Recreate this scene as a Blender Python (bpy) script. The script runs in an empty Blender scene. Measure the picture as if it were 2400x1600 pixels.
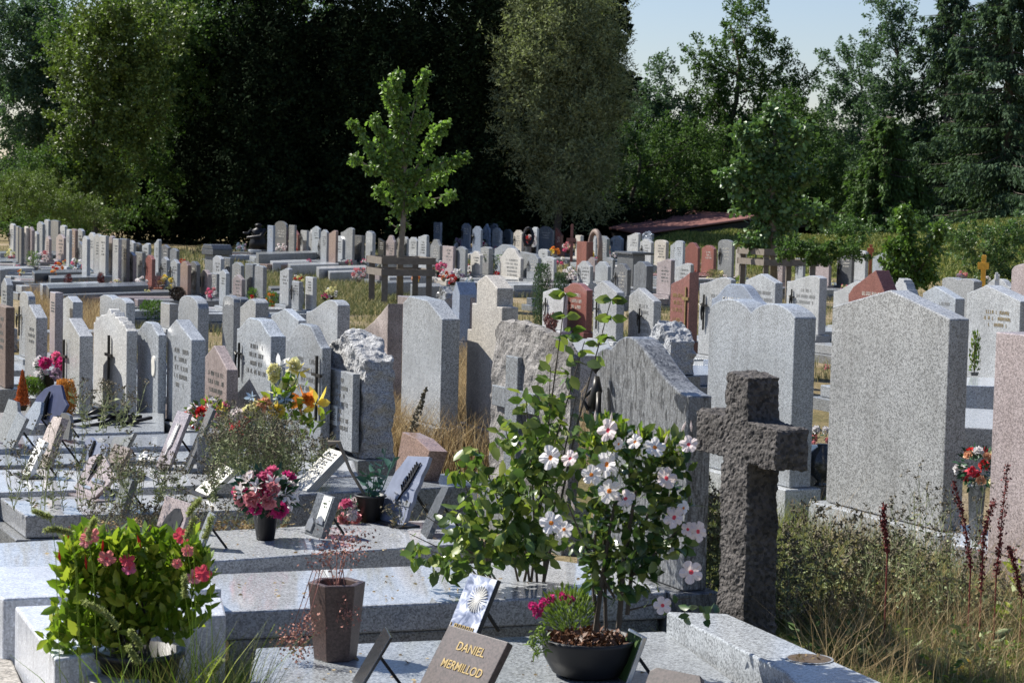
import bpy, bmesh, math, random
import numpy as np
from mathutils import Vector, Matrix, noise as mnoise
random.seed(7); rng = np.random.default_rng(7)
R = math.radians
C = bpy.context.scene.collection
SC = bpy.context.scene
# ---------------------------------------------------------------- camera, world, sun, exposure
CAM_H = 2.2; F = 5000.0; YH = 455.0; ROLL = 0.025
cam_d = bpy.data.cameras.new('camera'); cam = bpy.data.objects.new('camera', cam_d); C.objects.link(cam)
cam_d.sensor_width = 36; cam_d.lens = F/2400*36; cam_d.clip_start = .1; cam_d.clip_end = 2000
CM = Matrix.Rotation(R(90)-math.atan((800-YH)/F), 3, 'X') @ Matrix.Rotation(ROLL, 3, 'Z')
cam.matrix_world = Matrix.Translation((0, 0, CAM_H)) @ CM.to_4x4()
cam_d.dof.use_dof = True; cam_d.dof.focus_distance = 14.0; cam_d.dof.aperture_fstop = 10
SC.camera = cam
SUN_AZ = R(-63); SUN_EL = R(46)      # azimuth from +Y (view direction), negative = left
w = bpy.data.worlds.new('World'); SC.world = w; w.use_nodes = True
nt = w.node_tree; sky = nt.nodes.new('ShaderNodeTexSky'); sky.sky_type = 'NISHITA'; sky.sun_disc = False
sky.sun_elevation = SUN_EL; sky.sun_rotation = SUN_AZ; sky.air_density = 1.15; sky.dust_density = .3; sky.ozone_density = 2.5
bg = nt.nodes['Background']; tint = nt.nodes.new('ShaderNodeMix'); tint.data_type = 'RGBA'; tint.blend_type = 'MULTIPLY'; tint.inputs[0].default_value = 1; tint.inputs[7].default_value = (.97, .96, 1.12, 1); nt.links.new(sky.outputs[0], tint.inputs[6]); nt.links.new(tint.outputs[2], bg.inputs[0]); bg.inputs[1].default_value = 0.062
sd = bpy.data.lights.new('sun', 'SUN'); sd.energy = 5.0; sd.angle = R(.55); sd.color = (1, .955, .88)
sun = bpy.data.objects.new('sun', sd); C.objects.link(sun)
sv = Vector((math.sin(SUN_AZ)*math.cos(SUN_EL), math.cos(SUN_AZ)*math.cos(SUN_EL), math.sin(SUN_EL)))
sun.rotation_euler = sv.to_track_quat('Z', 'Y').to_euler()
SC.view_settings.view_transform = 'Standard'; SC.view_settings.look = 'None'
SC.view_settings.exposure = 0.9; SC.view_settings.gamma = 1
try:
    SC.cycles.max_bounces = 6; SC.cycles.transparent_max_bounces = 6; SC.cycles.diffuse_bounces = 3; SC.cycles.glossy_bounces = 3
except Exception: pass
# ---------------------------------------------------------------- pixel (of the 2400x1600 photograph) to world
def ray(x, y): return CM @ Vector(((x-1200)/F, -(y-800)/F, -1))
def at(x, y, Y):
    d = ray(x, y); return Vector((0, 0, CAM_H)) + d*(Y/d.y)
def onz(x, y, z=0.0):
    d = ray(x, y); return Vector((0, 0, CAM_H)) + d*((z-CAM_H)/d.z)
TH = R(24.4)
def axes(th): return Vector((math.sin(th), -math.cos(th), 0)), Vector((math.cos(th), math.sin(th), 0))   # along the face, towards the back
# ---------------------------------------------------------------- materials
MATS = {}
def new_mat(name, rough=.6, spec=.4):
    m = bpy.data.materials.new(name); m.use_nodes = True; MATS[name] = m
    b = m.node_tree.nodes['Principled BSDF']; b.inputs['Roughness'].default_value = rough
    b.inputs['Specular IOR Level'].default_value = spec
    return m, m.node_tree, b
def N(t, kind, **kw):
    n = t.nodes.new(kind)
    for k, v in kw.items():
        if hasattr(n, k): setattr(n, k, v)
        else: n.inputs[k.replace('_', ' ')].default_value = v
    return n
def ramp(t, fac, stops, interp='LINEAR'):
    r = t.nodes.new('ShaderNodeValToRGB'); e = r.color_ramp.elements; r.color_ramp.interpolation = interp
    while len(e) < len(stops): e.new(.5)
    for i, (p, c) in enumerate(stops): e[i].position = p; e[i].color = (*c, 1)
    t.links.new(fac, r.inputs[0]); return r.outputs[0]
def mulc(t, a, b, fac=1.0, mode='MULTIPLY'):
    m = t.nodes.new('ShaderNodeMix'); m.data_type = 'RGBA'; m.blend_type = mode
    if hasattr(fac, 'node'): t.links.new(fac, m.inputs[0])
    else: m.inputs[0].default_value = fac
    for v, i in ((a, 6), (b, 7)):
        if hasattr(v, 'node'): t.links.new(v, m.inputs[i])
        else: m.inputs[i].default_value = (*v, 1)
    return m.outputs[2]
def granite(name, c, contrast=.5, rough=.22, scale=135, bump=0.0, streak=None, stain=.3, vary=.2, coat=0.0, stainc=(.25, .23, .2)):
    m, t, b = new_mat(name, rough, .5)
    tc = t.nodes.new('ShaderNodeTexCoord'); oi = t.nodes.new('ShaderNodeObjectInfo')
    add = t.nodes.new('ShaderNodeVectorMath'); add.operation = 'ADD'
    mu = t.nodes.new('ShaderNodeMath'); mu.operation = 'MULTIPLY'; mu.inputs[1].default_value = 40
    t.links.new(oi.outputs['Random'], mu.inputs[0]); t.links.new(tc.outputs['Object'], add.inputs[0]); t.links.new(mu.outputs[0], add.inputs[1])
    v = N(t, 'ShaderNodeTexVoronoi', Scale=scale); t.links.new(add.outputs[0], v.inputs['Vector'])
    n1 = N(t, 'ShaderNodeTexNoise', Scale=scale*.75, Detail=2.0, Roughness=.65); t.links.new(add.outputs[0], n1.inputs['Vector'])
    sepc = t.nodes.new('ShaderNodeSeparateColor'); t.links.new(v.outputs['Color'], sepc.inputs[0])
    lo = tuple(x*(1-contrast) for x in c); hi = tuple(min(.88, x*(1+contrast*.55)) for x in c)
    c1 = ramp(t, sepc.outputs[0], [(0, tuple(x*(1-contrast*.95) for x in c)), (.22, tuple(x*(1-contrast*.6) for x in c)), (.45, c), (.8, hi), (1, tuple(min(.9, x*1.35) for x in c))])
    c2 = ramp(t, n1.outputs['Fac'], [(.32, (.62, .62, .62)), (.5, (1, 1, 1)), (.72, (1.15, 1.15, 1.15))])
    col = mulc(t, c1, c2, .8)
    if streak:
        mp = t.nodes.new('ShaderNodeMapping'); mp.inputs['Scale'].default_value = (9, 9, 1.6); mp.inputs['Rotation'].default_value = (.25, .35, 0)
        t.links.new(add.outputs[0], mp.inputs[0])
        n3 = N(t, 'ShaderNodeTexNoise', Scale=4.0, Detail=6.0, Roughness=.65, Distortion=1.6); t.links.new(mp.outputs[0], n3.inputs['Vector'])
        col = mulc(t, col, ramp(t, n3.outputs['Fac'], [(.38, streak), (.52, (1, 1, 1)), (.62, (1.15, 1.15, 1.15))]), 1)
    n2 = N(t, 'ShaderNodeTexNoise', Scale=2.3, Detail=5.0, Roughness=.6); t.links.new(add.outputs[0], n2.inputs['Vector'])
    st = ramp(t, n2.outputs['Fac'], [(.42, (0, 0, 0)), (.72, (stain, stain, stain))])
    col = mulc(t, col, stainc, st, 'MULTIPLY')
    mp2 = t.nodes.new('ShaderNodeMapping'); mp2.inputs['Scale'].default_value = (14, 14, .9); t.links.new(add.outputs[0], mp2.inputs[0])
    n4 = N(t, 'ShaderNodeTexNoise', Scale=1.0, Detail=4.0, Roughness=.6); t.links.new(mp2.outputs[0], n4.inputs['Vector'])
    col = mulc(t, col, ramp(t, n4.outputs['Fac'], [(.3, (.88, .87, .86)), (.5, (1, 1, 1)), (.7, (1.05, 1.05, 1.04))]), .8 if stain > .2 else .2)
    hm = t.nodes.new('ShaderNodeMath'); hm.operation = 'MULTIPLY'; hm.inputs[1].default_value = 7.13; t.links.new(oi.outputs['Random'], hm.inputs[0])
    hf = t.nodes.new('ShaderNodeMath'); hf.operation = 'FRACT'; t.links.new(hm.outputs[0], hf.inputs[0])
    col = mulc(t, col, ramp(t, hf.outputs[0], [(0, (.94, .99, 1.05)), (.6, (1, 1.005, 1.01)), (1, (1.01, 1.0, .985))]))
    rv = t.nodes.new('ShaderNodeMapRange'); rv.inputs['To Min'].default_value = 1-vary; rv.inputs['To Max'].default_value = 1+vary
    t.links.new(oi.outputs['Random'], rv.inputs[0])
    col = mulc(t, col, rv.outputs[0])
    t.links.new(col, b.inputs['Base Color'])
    rr = t.nodes.new('ShaderNodeMapRange'); rr.inputs['To Min'].default_value = rough*.7; rr.inputs['To Max'].default_value = min(1, rough*1.7)
    t.links.new(n2.outputs['Fac'], rr.inputs[0]); t.links.new(rr.outputs[0], b.inputs['Roughness'])
    if bump:
        nb = N(t, 'ShaderNodeTexNoise', Scale=35.0, Detail=5.0, Roughness=.7); t.links.new(add.outputs[0], nb.inputs['Vector'])
        bp = t.nodes.new('ShaderNodeBump'); bp.inputs['Strength'].default_value = bump; bp.inputs['Distance'].default_value = .02
        t.links.new(nb.outputs['Fac'], bp.inputs['Height']); t.links.new(bp.outputs[0], b.inputs['Normal'])
    return m
G = {}
for k, c, kw in [
    ('lg', (.32, .33, .335), dict(contrast=.5)), ('lw', (.37, .38, .385), dict(contrast=.35)), ('mg', (.20, .207, .21), dict(contrast=.5)),
    ('dg', (.12, .125, .13), dict(contrast=.45)), ('bk', (.03, .032, .035), dict(contrast=.3, rough=.15)),
    ('pk', (.30, .25, .24), dict(contrast=.38)), ('rd', (.20, .085, .07), dict(contrast=.4)), ('br', (.23, .16, .13), dict(contrast=.4)),
    ('bg', (.42, .39, .345), dict(contrast=.38, rough=.4)), ('bl', (.22, .25, .30), dict(contrast=.35)),
    ('sl', (.18, .187, .195), dict(contrast=.35, streak=(.25, .26, .28), rough=.28)),
    ('sd', (.17, .175, .18), dict(contrast=.3, streak=(.55, .55, .55))),
    ('ru', (.2, .14, .11), dict(contrast=.4, rough=.7, bump=.6)),
    ('rg', (.36, .365, .37), dict(contrast=.5, rough=.75, bump=.9)), ('rw', (.40, .40, .39), dict(contrast=.35, rough=.6, bump=.25)),
    ('rp', (.25, .235, .22), dict(contrast=.5, rough=.8, bump=.8, stain=.8)),
    ('cr', (.088, .078, .072), dict(contrast=.6, rough=.9, bump=1.0, scale=60, stain=.9)),
    ('st', (.40, .34, .31), dict(contrast=.45, rough=.7, bump=.3, stain=.9, stainc=(.2, .17, .15))),
    ('mb', (.56, .58, .62), dict(contrast=.06, rough=.2, streak=(.85, .86, .88))), ('co', (.36, .33, .29), dict(contrast=.4, rough=.85, bump=.6, scale=70)),
    ('vb', (.10, .065, .055), dict(contrast=.35, rough=.35)), ('rb', (.075, .052, .047), dict(contrast=.5, rough=.4)),
    ('gs', (.40, .41, .425), dict(contrast=.4, rough=.07, stain=.15)), ('gd', (.20, .205, .21), dict(contrast=.5, rough=.2))]:
    G[k] = granite('granite_'+k, c, **kw)
def plain(name, c, rough=.5, spec=.4, metal=0, trans=0.0, isl=0.0, hue=None):
    m, t, b = new_mat(name, rough, spec); b.inputs['Metallic'].default_value = metal
    if isl or hue:
        g = t.nodes.new('ShaderNodeNewGeometry')
        lo = tuple(x*(1-isl) for x in c); hi = tuple(min(.9, x*(1+isl)) for x in (hue or c))
        col = ramp(t, g.outputs['Random Per Island'], [(0, lo), (.5, c), (1, hi)])
    else:
        tc = t.nodes.new('ShaderNodeTexCoord'); n = N(t, 'ShaderNodeTexNoise', Scale=14.0, Detail=4.0); t.links.new(tc.outputs['Object'], n.inputs['Vector'])
        col = ramp(t, n.outputs['Fac'], [(.3, tuple(x*.8 for x in c)), (.7, tuple(min(.9, x*1.15) for x in c))])
    t.links.new(col, b.inputs['Base Color'])
    if trans:
        tr = t.nodes.new('ShaderNodeBsdfTranslucent'); mx = t.nodes.new('ShaderNodeMixShader'); mx.inputs[0].default_value = trans
        tint = mulc(t, col, (1.0, 1.15, .55)); t.links.new(tint if trans < .5 and name.startswith('leaf') else col, tr.inputs[0])
        out = t.nodes['Material Output']; t.links.new(b.outputs[0], mx.inputs[1]); t.links.new(tr.outputs[0], mx.inputs[2]); t.links.new(mx.outputs[0], out.inputs[0])
    return m
P = {}
for k, c, kw in [
    ('black', (.013, .013, .014), dict(rough=.5)), ('iron', (.02, .02, .022), dict(rough=.45, metal=.6)), ('bronze', (.03, .028, .025), dict(rough=.4, metal=.5)),
    ('white', (.75, .74, .7), dict(rough=.5)), ('cream', (.56, .545, .49), dict(rough=.7)), ('terra', (.42, .13, .06), dict(rough=.7)),
    ('wood', (.17, .145, .12), dict(rough=.85)), ('bark', (.09, .075, .06), dict(rough=.9)), ('barkg', (.2, .17, .13), dict(rough=.9)),
    ('gold', (.30, .22, .09), dict(rough=.5, metal=.4)), ('yellow', (.80, .42, .05), dict(rough=.6)), ('slate', (.20, .22, .28), dict(rough=.2)), ('slateb', (.05, .06, .12), dict(rough=.5)),
    ('silver', (.5, .5, .5), dict(rough=.3, metal=.8)), ('letter', (.2, .2, .19), dict(rough=.6)), ('letw', (.5, .48, .43), dict(rough=.6)),
    ('soil', (.07, .05, .035), dict(rough=.95)), ('roofred', (.20, .10, .088), dict(rough=.95, spec=.1)), ('shed', (.03, .03, .028), dict(rough=.9)),
    ('paper', (.75, .77, .72), dict(rough=.6)), ('plas', (.12, .05, .02), dict(rough=.5)),
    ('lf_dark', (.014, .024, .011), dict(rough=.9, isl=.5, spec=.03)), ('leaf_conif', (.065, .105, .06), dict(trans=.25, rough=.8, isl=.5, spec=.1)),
    ('leaf_oak', (.075, .13, .04), dict(rough=.6, isl=.45, trans=.35, spec=.2)), ('leaf_blue', (.085, .14, .085), dict(rough=.6, isl=.4, trans=.35, spec=.2)),
    ('leaf_yel', (.12, .17, .04), dict(rough=.5, isl=.45, trans=.3)), ('leaf_will', (.24, .27, .15), dict(rough=.9, isl=.4, trans=.25, spec=.03)),
    ('leaf_maple', (.16, .25, .065), dict(rough=.42, isl=.4, trans=.45)), ('leaf_ash', (.10, .17, .06), dict(rough=.4, isl=.45, trans=.3)),
    ('leaf_bush', (.10, .17, .035), dict(rough=.4, isl=.45, trans=.35)), ('leaf_shrub', (.11, .18, .045), dict(rough=.33, isl=.5, trans=.38, hue=(.2, .22, .05))),
    ('leaf_mand', (.055, .11, .03), dict(rough=.28, isl=.5, trans=.25, hue=(.13, .15, .04))), ('leaf_lime', (.17, .27, .03), dict(rough=.3, isl=.45, trans=.4, hue=(.28, .30, .05))),
    ('leaf_fern', (.14, .2, .04), dict(rough=.5, isl=.4, trans=.3)), ('leaf_euc', (.045, .12, .09), dict(rough=.4, isl=.3, trans=.1)),
    ('leaf_art', (.02, .075, .03), dict(rough=.5, isl=.4)), ('leaf_pale', (.22, .27, .17), dict(rough=.6, isl=.3, trans=.2)),
    ('dry', (.33, .23, .11), dict(rough=.8, isl=.45, trans=.3, hue=(.42, .33, .18))), ('dryg', (.13, .16, .055), dict(rough=.75, isl=.5, trans=.25, hue=(.30, .25, .12))),
    ('lawn', (.13, .18, .035), dict(rough=.7, isl=.5, trans=.25, hue=(.24, .22, .06))), ('seed', (.15, .13, .085), dict(rough=.9, isl=.5)),
    ('weed', (.19, .22, .10), dict(rough=.7, isl=.5, trans=.15)), ('dock', (.13, .022, .02), dict(rough=.8, isl=.4)), ('fox', (.35, .40, .14), dict(rough=.7, isl=.2, trans=.35)),
    ('orange_pl', (.50, .13, .03), dict(rough=.7, isl=.3, trans=.2)), ('orange_y', (.58, .26, .05), dict(rough=.7, isl=.3, trans=.2)), ('dried', (.30, .14, .11), dict(rough=.8, isl=.4)),
    ('heather', (.22, .10, .09), dict(rough=.8, isl=.4)), ('brownball', (.035, .025, .018), dict(rough=.9, isl=.5))]:
    P[k] = plain(k, c, **kw)
FC = {'mag': (.58, .05, .22), 'pur': (.28, .02, .10), 'pink': (.70, .28, .30), 'rose': (.72, .17, .30), 'red': (.55, .03, .03), 'white': (.82, .79, .78), 'yel': (.80, .60, .10),
      'ply': (.80, .75, .40), 'org': (.80, .28, .05), 'peach': (.78, .45, .28), 'blue': (.35, .45, .55), 'salm': (.78, .24, .22), 'coral': (.75, .09, .13), 'lil': (.42, .32, .42), 'wp': (.82, .72, .70)}
for k, c in FC.items(): P['f_'+k] = plain('petal_'+k, c, rough=.6, spec=.2, isl=.22, trans=.3)
# ---------------------------------------------------------------- object helpers
def tag(o, label=None, cat=None, group=None, kind=None):
    if label: o['label'] = label
    if cat: o['category'] = cat
    if group: o['group'] = group
    if kind: o['kind'] = kind
    return o
def empty(name, loc, rz=0.0):
    o = bpy.data.objects.new(name, None); o.empty_display_size = .1; C.objects.link(o); o.location = loc; o.rotation_euler = (0, 0, rz); return o
def obj(name, me, parent=None, loc=None, rot=None, scale=None):
    o = bpy.data.objects.new(name, me); C.objects.link(o)
    if parent: o.parent = parent
    if loc is not None: o.location = loc
    if rot is not None: o.rotation_euler = rot
    if scale is not None: o.scale = scale if hasattr(scale, '__len__') else (scale,)*3
    return o
class MB:
    def __init__(s): s.v = []; s.f = []; s.m = []; s.mats = []; s.smooth = False
    def mi(s, mat):
        if mat not in s.mats: s.mats.append(mat)
        return s.mats.index(mat)
    def add(s, vs, fs, mat):
        o = len(s.v); s.v += [tuple(v) for v in vs]; k = s.mi(mat)
        for f in fs: s.f.append(tuple(i+o for i in f)); s.m.append(k)
    def box(s, x0, x1, y0, y1, z0, z1, mat):
        s.add([(x0, y0, z0), (x1, y0, z0), (x1, y1, z0), (x0, y1, z0), (x0, y0, z1), (x1, y0, z1), (x1, y1, z1), (x0, y1, z1)],
              [(0, 3, 2, 1), (4, 5, 6, 7), (0, 1, 5, 4), (1, 2, 6, 5), (2, 3, 7, 6), (3, 0, 4, 7)], mat)
    def bar(s, a, b, wx, wy, mat):
        a = Vector(a); b = Vector(b); d = (b-a).normalized(); u = d.cross(Vector((0, 0, 1)))
        if u.length < .1: u = Vector((1, 0, 0))
        u.normalize(); v = d.cross(u).normalized(); vs = []
        for p in (a, b):
            for i, j in ((-1, -1), (1, -1), (1, 1), (-1, 1)): vs.append(p+u*wx*i/2+v*wy*j/2)
        s.add(vs, [(3, 2, 1, 0), (4, 5, 6, 7), (0, 1, 5, 4), (1, 2, 6, 5), (2, 3, 7, 6), (3, 0, 4, 7)], mat)
    def tube(s, pts, rad, mat, n=6):
        pts = [Vector(p) for p in pts]; vs = []; fs = []
        for i, p in enumerate(pts):
            d = (pts[min(i+1, len(pts)-1)]-pts[max(i-1, 0)]).normalized(); u = d.cross(Vector((.3, .9, .2))).normalized(); v = d.cross(u)
            r = rad[i] if hasattr(rad, '__len__') else rad
            for k in range(n): a = 2*math.pi*k/n; vs.append(p+u*r*math.cos(a)+v*r*math.sin(a))
        for i in range(len(pts)-1):
            for k in range(n): k2 = (k+1) % n; fs.append((i*n+k, i*n+k2, (i+1)*n+k2, (i+1)*n+k))
        fs.append(tuple(range(n))[::-1]); fs.append(tuple((len(pts)-1)*n+k for k in range(n)))
        s.add(vs, fs, mat)
    def lathe(s, prof, mat, n=20, c=(0, 0, 0), cap=True):
        vs = []; fs = []
        for r, z in prof:
            for k in range(n): a = 2*math.pi*k/n; vs.append((c[0]+r*math.cos(a), c[1]+r*math.sin(a), c[2]+z))
        for i in range(len(prof)-1):
            for k in range(n): k2 = (k+1) % n; fs.append((i*n+k, i*n+k2, (i+1)*n+k2, (i+1)*n+k))
        if cap: fs.append(tuple(range(n))[::-1]); fs.append(tuple((len(prof)-1)*n+k for k in range(n)))
        s.add(vs, fs, mat)
    def prism(s, poly, y0, y1, mat):        # poly in (x,z), extruded along y
        n = len(poly); vs = [(x, y0, z) for x, z in poly]+[(x, y1, z) for x, z in poly]
        fs = [tuple(range(n)), tuple(range(2*n-1, n-1, -1))]+[(i, i+n, (i+1) % n+n, (i+1) % n) for i in range(n)]
        s.add(vs, fs, mat)
    def sheetprism(s, pts, z0, z1, mat):      # horizontal polygon (x,y) from z0 to z1
        n = len(pts); vs = [(x, y, z0) for x, y in pts]+[(x, y, z1) for x, y in pts]
        s.add(vs, [tuple(range(n))[::-1], tuple(range(n, 2*n))]+[(i, (i+1) % n, (i+1) % n+n, i+n) for i in range(n)], mat)
    def mesh(s, name, smooth=False):
        me = bpy.data.meshes.new(name); me.from_pydata(s.v, [], s.f)
        for m in s.mats: me.materials.append(m)
        me.polygons.foreach_set('material_index', s.m)
        if smooth: me.polygons.foreach_set('use_smooth', [True]*len(s.f))
        me.update()
        bm = bmesh.new(); bm.from_mesh(me); bmesh.ops.recalc_face_normals(bm, faces=bm.faces); bm.to_mesh(me); bm.free()
        return me
    def build(s, name, parent=None, smooth=False, bevel=0, seg=2, **kw):
        o = obj(name, s.mesh(name, smooth), parent, **kw)
        if bevel:
            b = o.modifiers.new('bevel', 'BEVEL'); b.width = bevel; b.segments = seg; b.limit_method = 'ANGLE'; b.angle_limit = R(28)
        return o
def grid_mesh(name, V, quads, mat):
    me = bpy.data.meshes.new(name); n = len(V); q = len(quads)
    me.vertices.add(n); me.vertices.foreach_set('co', np.asarray(V, dtype=np.float32).ravel())
    me.loops.add(q*4); me.loops.foreach_set('vertex_index', np.asarray(quads, dtype=np.int32).ravel())
    me.polygons.add(q); me.polygons.foreach_set('loop_start', np.arange(q, dtype=np.int32)*4)
    if isinstance(mat, (list, tuple)):
        for m in mat: me.materials.append(m)
    else: me.materials.append(mat)
    me.update(calc_edges=True); return me
def unit(a): return a/np.maximum(1e-6, np.linalg.norm(a, axis=1, keepdims=True))
def leaves(name, Pp, size, mat, d=None, aspect=.5, fold=.12, droop=0.0, two=False, rs=.35):
    """Pp (n,3) leaf bases; size scalar; d preferred directions (n,3)"""
    n = len(Pp); Pp = np.asarray(Pp); sz = (size*(1+rs*(rng.random(n)*2-1)))[:, None]
    if d is None: d = rng.normal(size=(n, 3))
    d = np.asarray(d, float).copy(); d[:, 2] -= droop; d = unit(d)
    u = unit(np.cross(d, rng.normal(size=(n, 3))+np.array([0, 0, .01]))); nn = np.cross(d, u)
    w_ = sz*aspect/2
    if two:
        a = Pp; t = Pp+d*sz-nn*sz*fold*.6; m1 = Pp+d*sz*.30+nn*sz*.02; m2 = Pp+d*sz*.68-nn*sz*.02
        l1 = m1+u*w_*.95+nn*sz*fold; l2 = m2+u*w_*.8+nn*sz*fold*.6; r1 = m1-u*w_*.95+nn*sz*fold; r2 = m2-u*w_*.8+nn*sz*fold*.6
        V = np.stack([a, l1, l2, t, m2, m1, r1, r2], 1).reshape(-1, 3); b = np.arange(n)[:, None]*8
        Q = np.concatenate([b+np.array([[0, 5, 1, 1]]), b+np.array([[5, 4, 2, 1]]), b+np.array([[4, 3, 2, 2]])])
        # tri faces are made as quads through the mid rib
        Q = np.concatenate([b+np.array([[0, 5, 4, 1]]), b+np.array([[1, 4, 3, 2]]), b+np.array([[0, 6, 4, 5]]), b+np.array([[6, 7, 3, 4]])])
    else:
        m = Pp+d*sz*.48; V = np.stack([Pp, m+u*w_+nn*sz*fold, Pp+d*sz, m-u*w_+nn*sz*fold], 1).reshape(-1, 3)
        Q = np.arange(n)[:, None]*4+np.array([[0, 1, 2, 3]])
    return grid_mesh(name, V, Q, mat)
def blades(name, Pp, h, wdt, mat, lean=.35, seg=2, up=1.0, dirs=None):
    n = len(Pp); Pp = np.asarray(Pp); hh = (np.asarray(h)*np.ones(n)*(.6+.6*rng.random(n)))[:, None]
    a = rng.random(n)*2*np.pi; ld = np.stack([np.cos(a), np.sin(a), np.zeros(n)], 1)*(lean*(.3+rng.random(n)))[:, None]
    if dirs is not None: ld = ld*.5+dirs
    b = rng.random(n)*2*np.pi; u = np.stack([np.cos(b), np.sin(b), np.zeros(n)], 1)*wdt/2
    z = np.array([0, 0, 1.0]); rows = []
    for i in range(seg+1):
        t = i/seg; c = Pp+hh*(z*t*(1-.25*t*lean)+ld*t*t); k = 1-t*.93; rows += [c-u*k, c+u*k]
    V = np.stack(rows, 1).reshape(-1, 3); m = 2*(seg+1); B = np.arange(n)[:, None]*m
    Q = np.concatenate([B+np.array([[2*i, 2*i+1, 2*i+3, 2*i+2]]) for i in range(seg)])
    return grid_mesh(name, V, Q, mat)
def ell(n, c, r, surf=.5):
    d = unit(rng.normal(size=(n, 3))); k = rng.random(n)**(1/3); k = k*(1-surf)+surf*np.maximum(k, .75)
    return np.asarray(c)+d*k[:, None]*np.asarray(r)
# ---------------------------------------------------------------- ground and setting
def terrain():
    xs = np.linspace(-70, 70, 141); ys = np.linspace(-10, 200, 180)
    X, Y = np.meshgrid(xs, ys); Z = .03*np.sin(X*.7)*np.cos(Y*.45)-.02
    V = np.stack([X, Y, Z], 2).reshape(-1, 3); nx = len(xs)
    Q = [(j*nx+i, j*nx+i+1, (j+1)*nx+i+1, (j+1)*nx+i) for j in range(len(ys)-1) for i in range(nx-1)]
    m, t, b = new_mat('dry_ground', .95, .1)
    tc = t.nodes.new('ShaderNodeTexCoord'); n1 = N(t, 'ShaderNodeTexNoise', Scale=.35, Detail=8.0, Roughness=.65); t.links.new(tc.outputs['Object'], n1.inputs['Vector'])
    n2 = N(t, 'ShaderNodeTexNoise', Scale=18.0, Detail=6.0, Roughness=.7); t.links.new(tc.outputs['Object'], n2.inputs['Vector'])
    c = ramp(t, n1.outputs['Fac'], [(.35, (.12, .11, .045)), (.5, (.22, .175, .09)), (.62, (.36, .29, .20))])
    c = mulc(t, c, ramp(t, n2.outputs['Fac'], [(.3, (.5, .5, .5)), (.6, (1.1, 1.1, 1.1))]), 1)
    t.links.new(c, b.inputs['Base Color'])
    bp = t.nodes.new('ShaderNodeBump'); bp.inputs['Distance'].default_value = .05; t.links.new(n2.outputs['Fac'], bp.inputs['Height']); t.links.new(bp.outputs[0], b.inputs['Normal'])
    tag(obj('ground', grid_mesh('ground', V, Q, m)), kind='structure')
terrain()
# ---------------------------------------------------------------- headstones
NAMEC = dict(lg='light grey', lw='pale whitish grey', mg='mid grey', dg='dark grey', bk='black', pk='pink', rd='red', br='orange brown', bg='beige', bl='bluish grey', sl='streaked grey', sd='dark streaked grey',
             ru='rust brown', rg='rough grey', rw='rough whitish', rp='weathered', st='stained pinkish')
NAMES = dict(bould='rough top', asy='wave top', lean='leaning top', flat='square top', gable='pointed gable top', gl='lopsided gable top', wave='wavy humped top', arch='round arched top', swoopR='right rising top', swoopL='left rising top',
             slantR='slanting top', slantL='slanting top', dbl='double humped top', step='stepped top', cham='chamfered top', rough='jagged broken top')
ORD = 'first second third fourth fifth sixth seventh eighth ninth tenth eleventh twelfth thirteenth fourteenth fifteenth'.split()
def prof(shape, W, h, p, K=22):
    """outline points (s,z) from the far-left foot over the top to the near-right foot; s=0 left, s=W right"""
    us = np.linspace(0, 1, K)
    f = {'flat': None, 'wave': lambda u: p*((lambda t: t*t*(3-2*t))(min(1,max(0,(.5-abs(u-.5))/.40)))), 'arch': lambda u: p*math.sqrt(max(0, 1-(2*u-1)**2)),
         'swoopR': lambda u: p*(3*(u/.8)**2-2*(u/.8)**3 if u < .8 else 1-.28*((u-.8)/.2)**2), 'swoopL': lambda u: p*(1-(3*u*u-2*u**3)),
         'dbl': lambda u: p*abs(math.sin(2*math.pi*u))**.75}
    if shape == 'flat': top = [(0, h), (W, h)]
    elif shape == 'rough' and K == 23: top = [(0, h)]+[(W*i/26, h+p*(1-abs(2*i/26-1)**1.5)*.9+random.Random(i*7+int(W*900)).uniform(-.028, .028)) for i in range(1, 26)]+[(W, h)]
    elif shape in ('gable', 'rough'): top = [(0, h), (W*.5, h+p), (W, h)]
    elif shape == 'gl': top = [(0, h+p*.25), (W*.36, h+p), (W, h)]
    elif shape == 'slantR': top = [(0, h-p*.15)]+[(W*(u), h+p*(u**1.6)) for u in (.2, .4, .6, .8, 1)]
    elif shape == 'slantL': top = [(0, h+p), (W, h)]
    elif shape == 'cham': top = [(0, h+p*.55), (W*.16, h+p), (W*.62, h+p*.9), (W, h)]
    elif shape == 'asy': top = [(W*u, h+p*v) for u, v in ((0, .55), (.05, .64), (.1, .69), (.15, .68), (.18, .74), (.24, .9), (.30, .98), (.36, 1), (.42, .97), (.5, .84), (.58, .66), (.68, .42), (.78, .22), (.88, .08), (.95, .02), (1, 0))]
    elif shape == 'bould': top = [(0, h*.6), (W*.03, h+p*.3), (W*.1, h+p*.85), (W*.3, h+p), (W*.5, h+p*.9), (W*.75, h+p*.55), (W*.93, h+p*.1), (W, h-.06)]
    elif shape == 'lean': top = [(-W*.02, h*.5), (0, h), (W*.5, h+p), (W*1.0, h+p*.05)]
    elif shape == 'step': top = [(0, h-.22), (W*.12, h-.22), (W*.12, h), (W*.25, h), (W*.25, h+p*.75), (W*.5, h+p), (W*.85, h+p*.6), (W*.85, h), (W, h)]
    else: top = [(W*u, h+f[shape](u)) for u in us]
    return top
LAB = set(); STONES = []
Z = dict(S=(0, 0, 1), A=(0, 500, 4.704), B=(450, 480, 4.704), C=(900, 480, 4.704), D=(1350, 480, 4.704), E=(1800, 480, 3.92), M=(0, 480, 2.94), N=(800, 480, 2.94), O=(1600, 480, 2.94))
def yh(x): return YH+.025*(x-1200)
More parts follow.
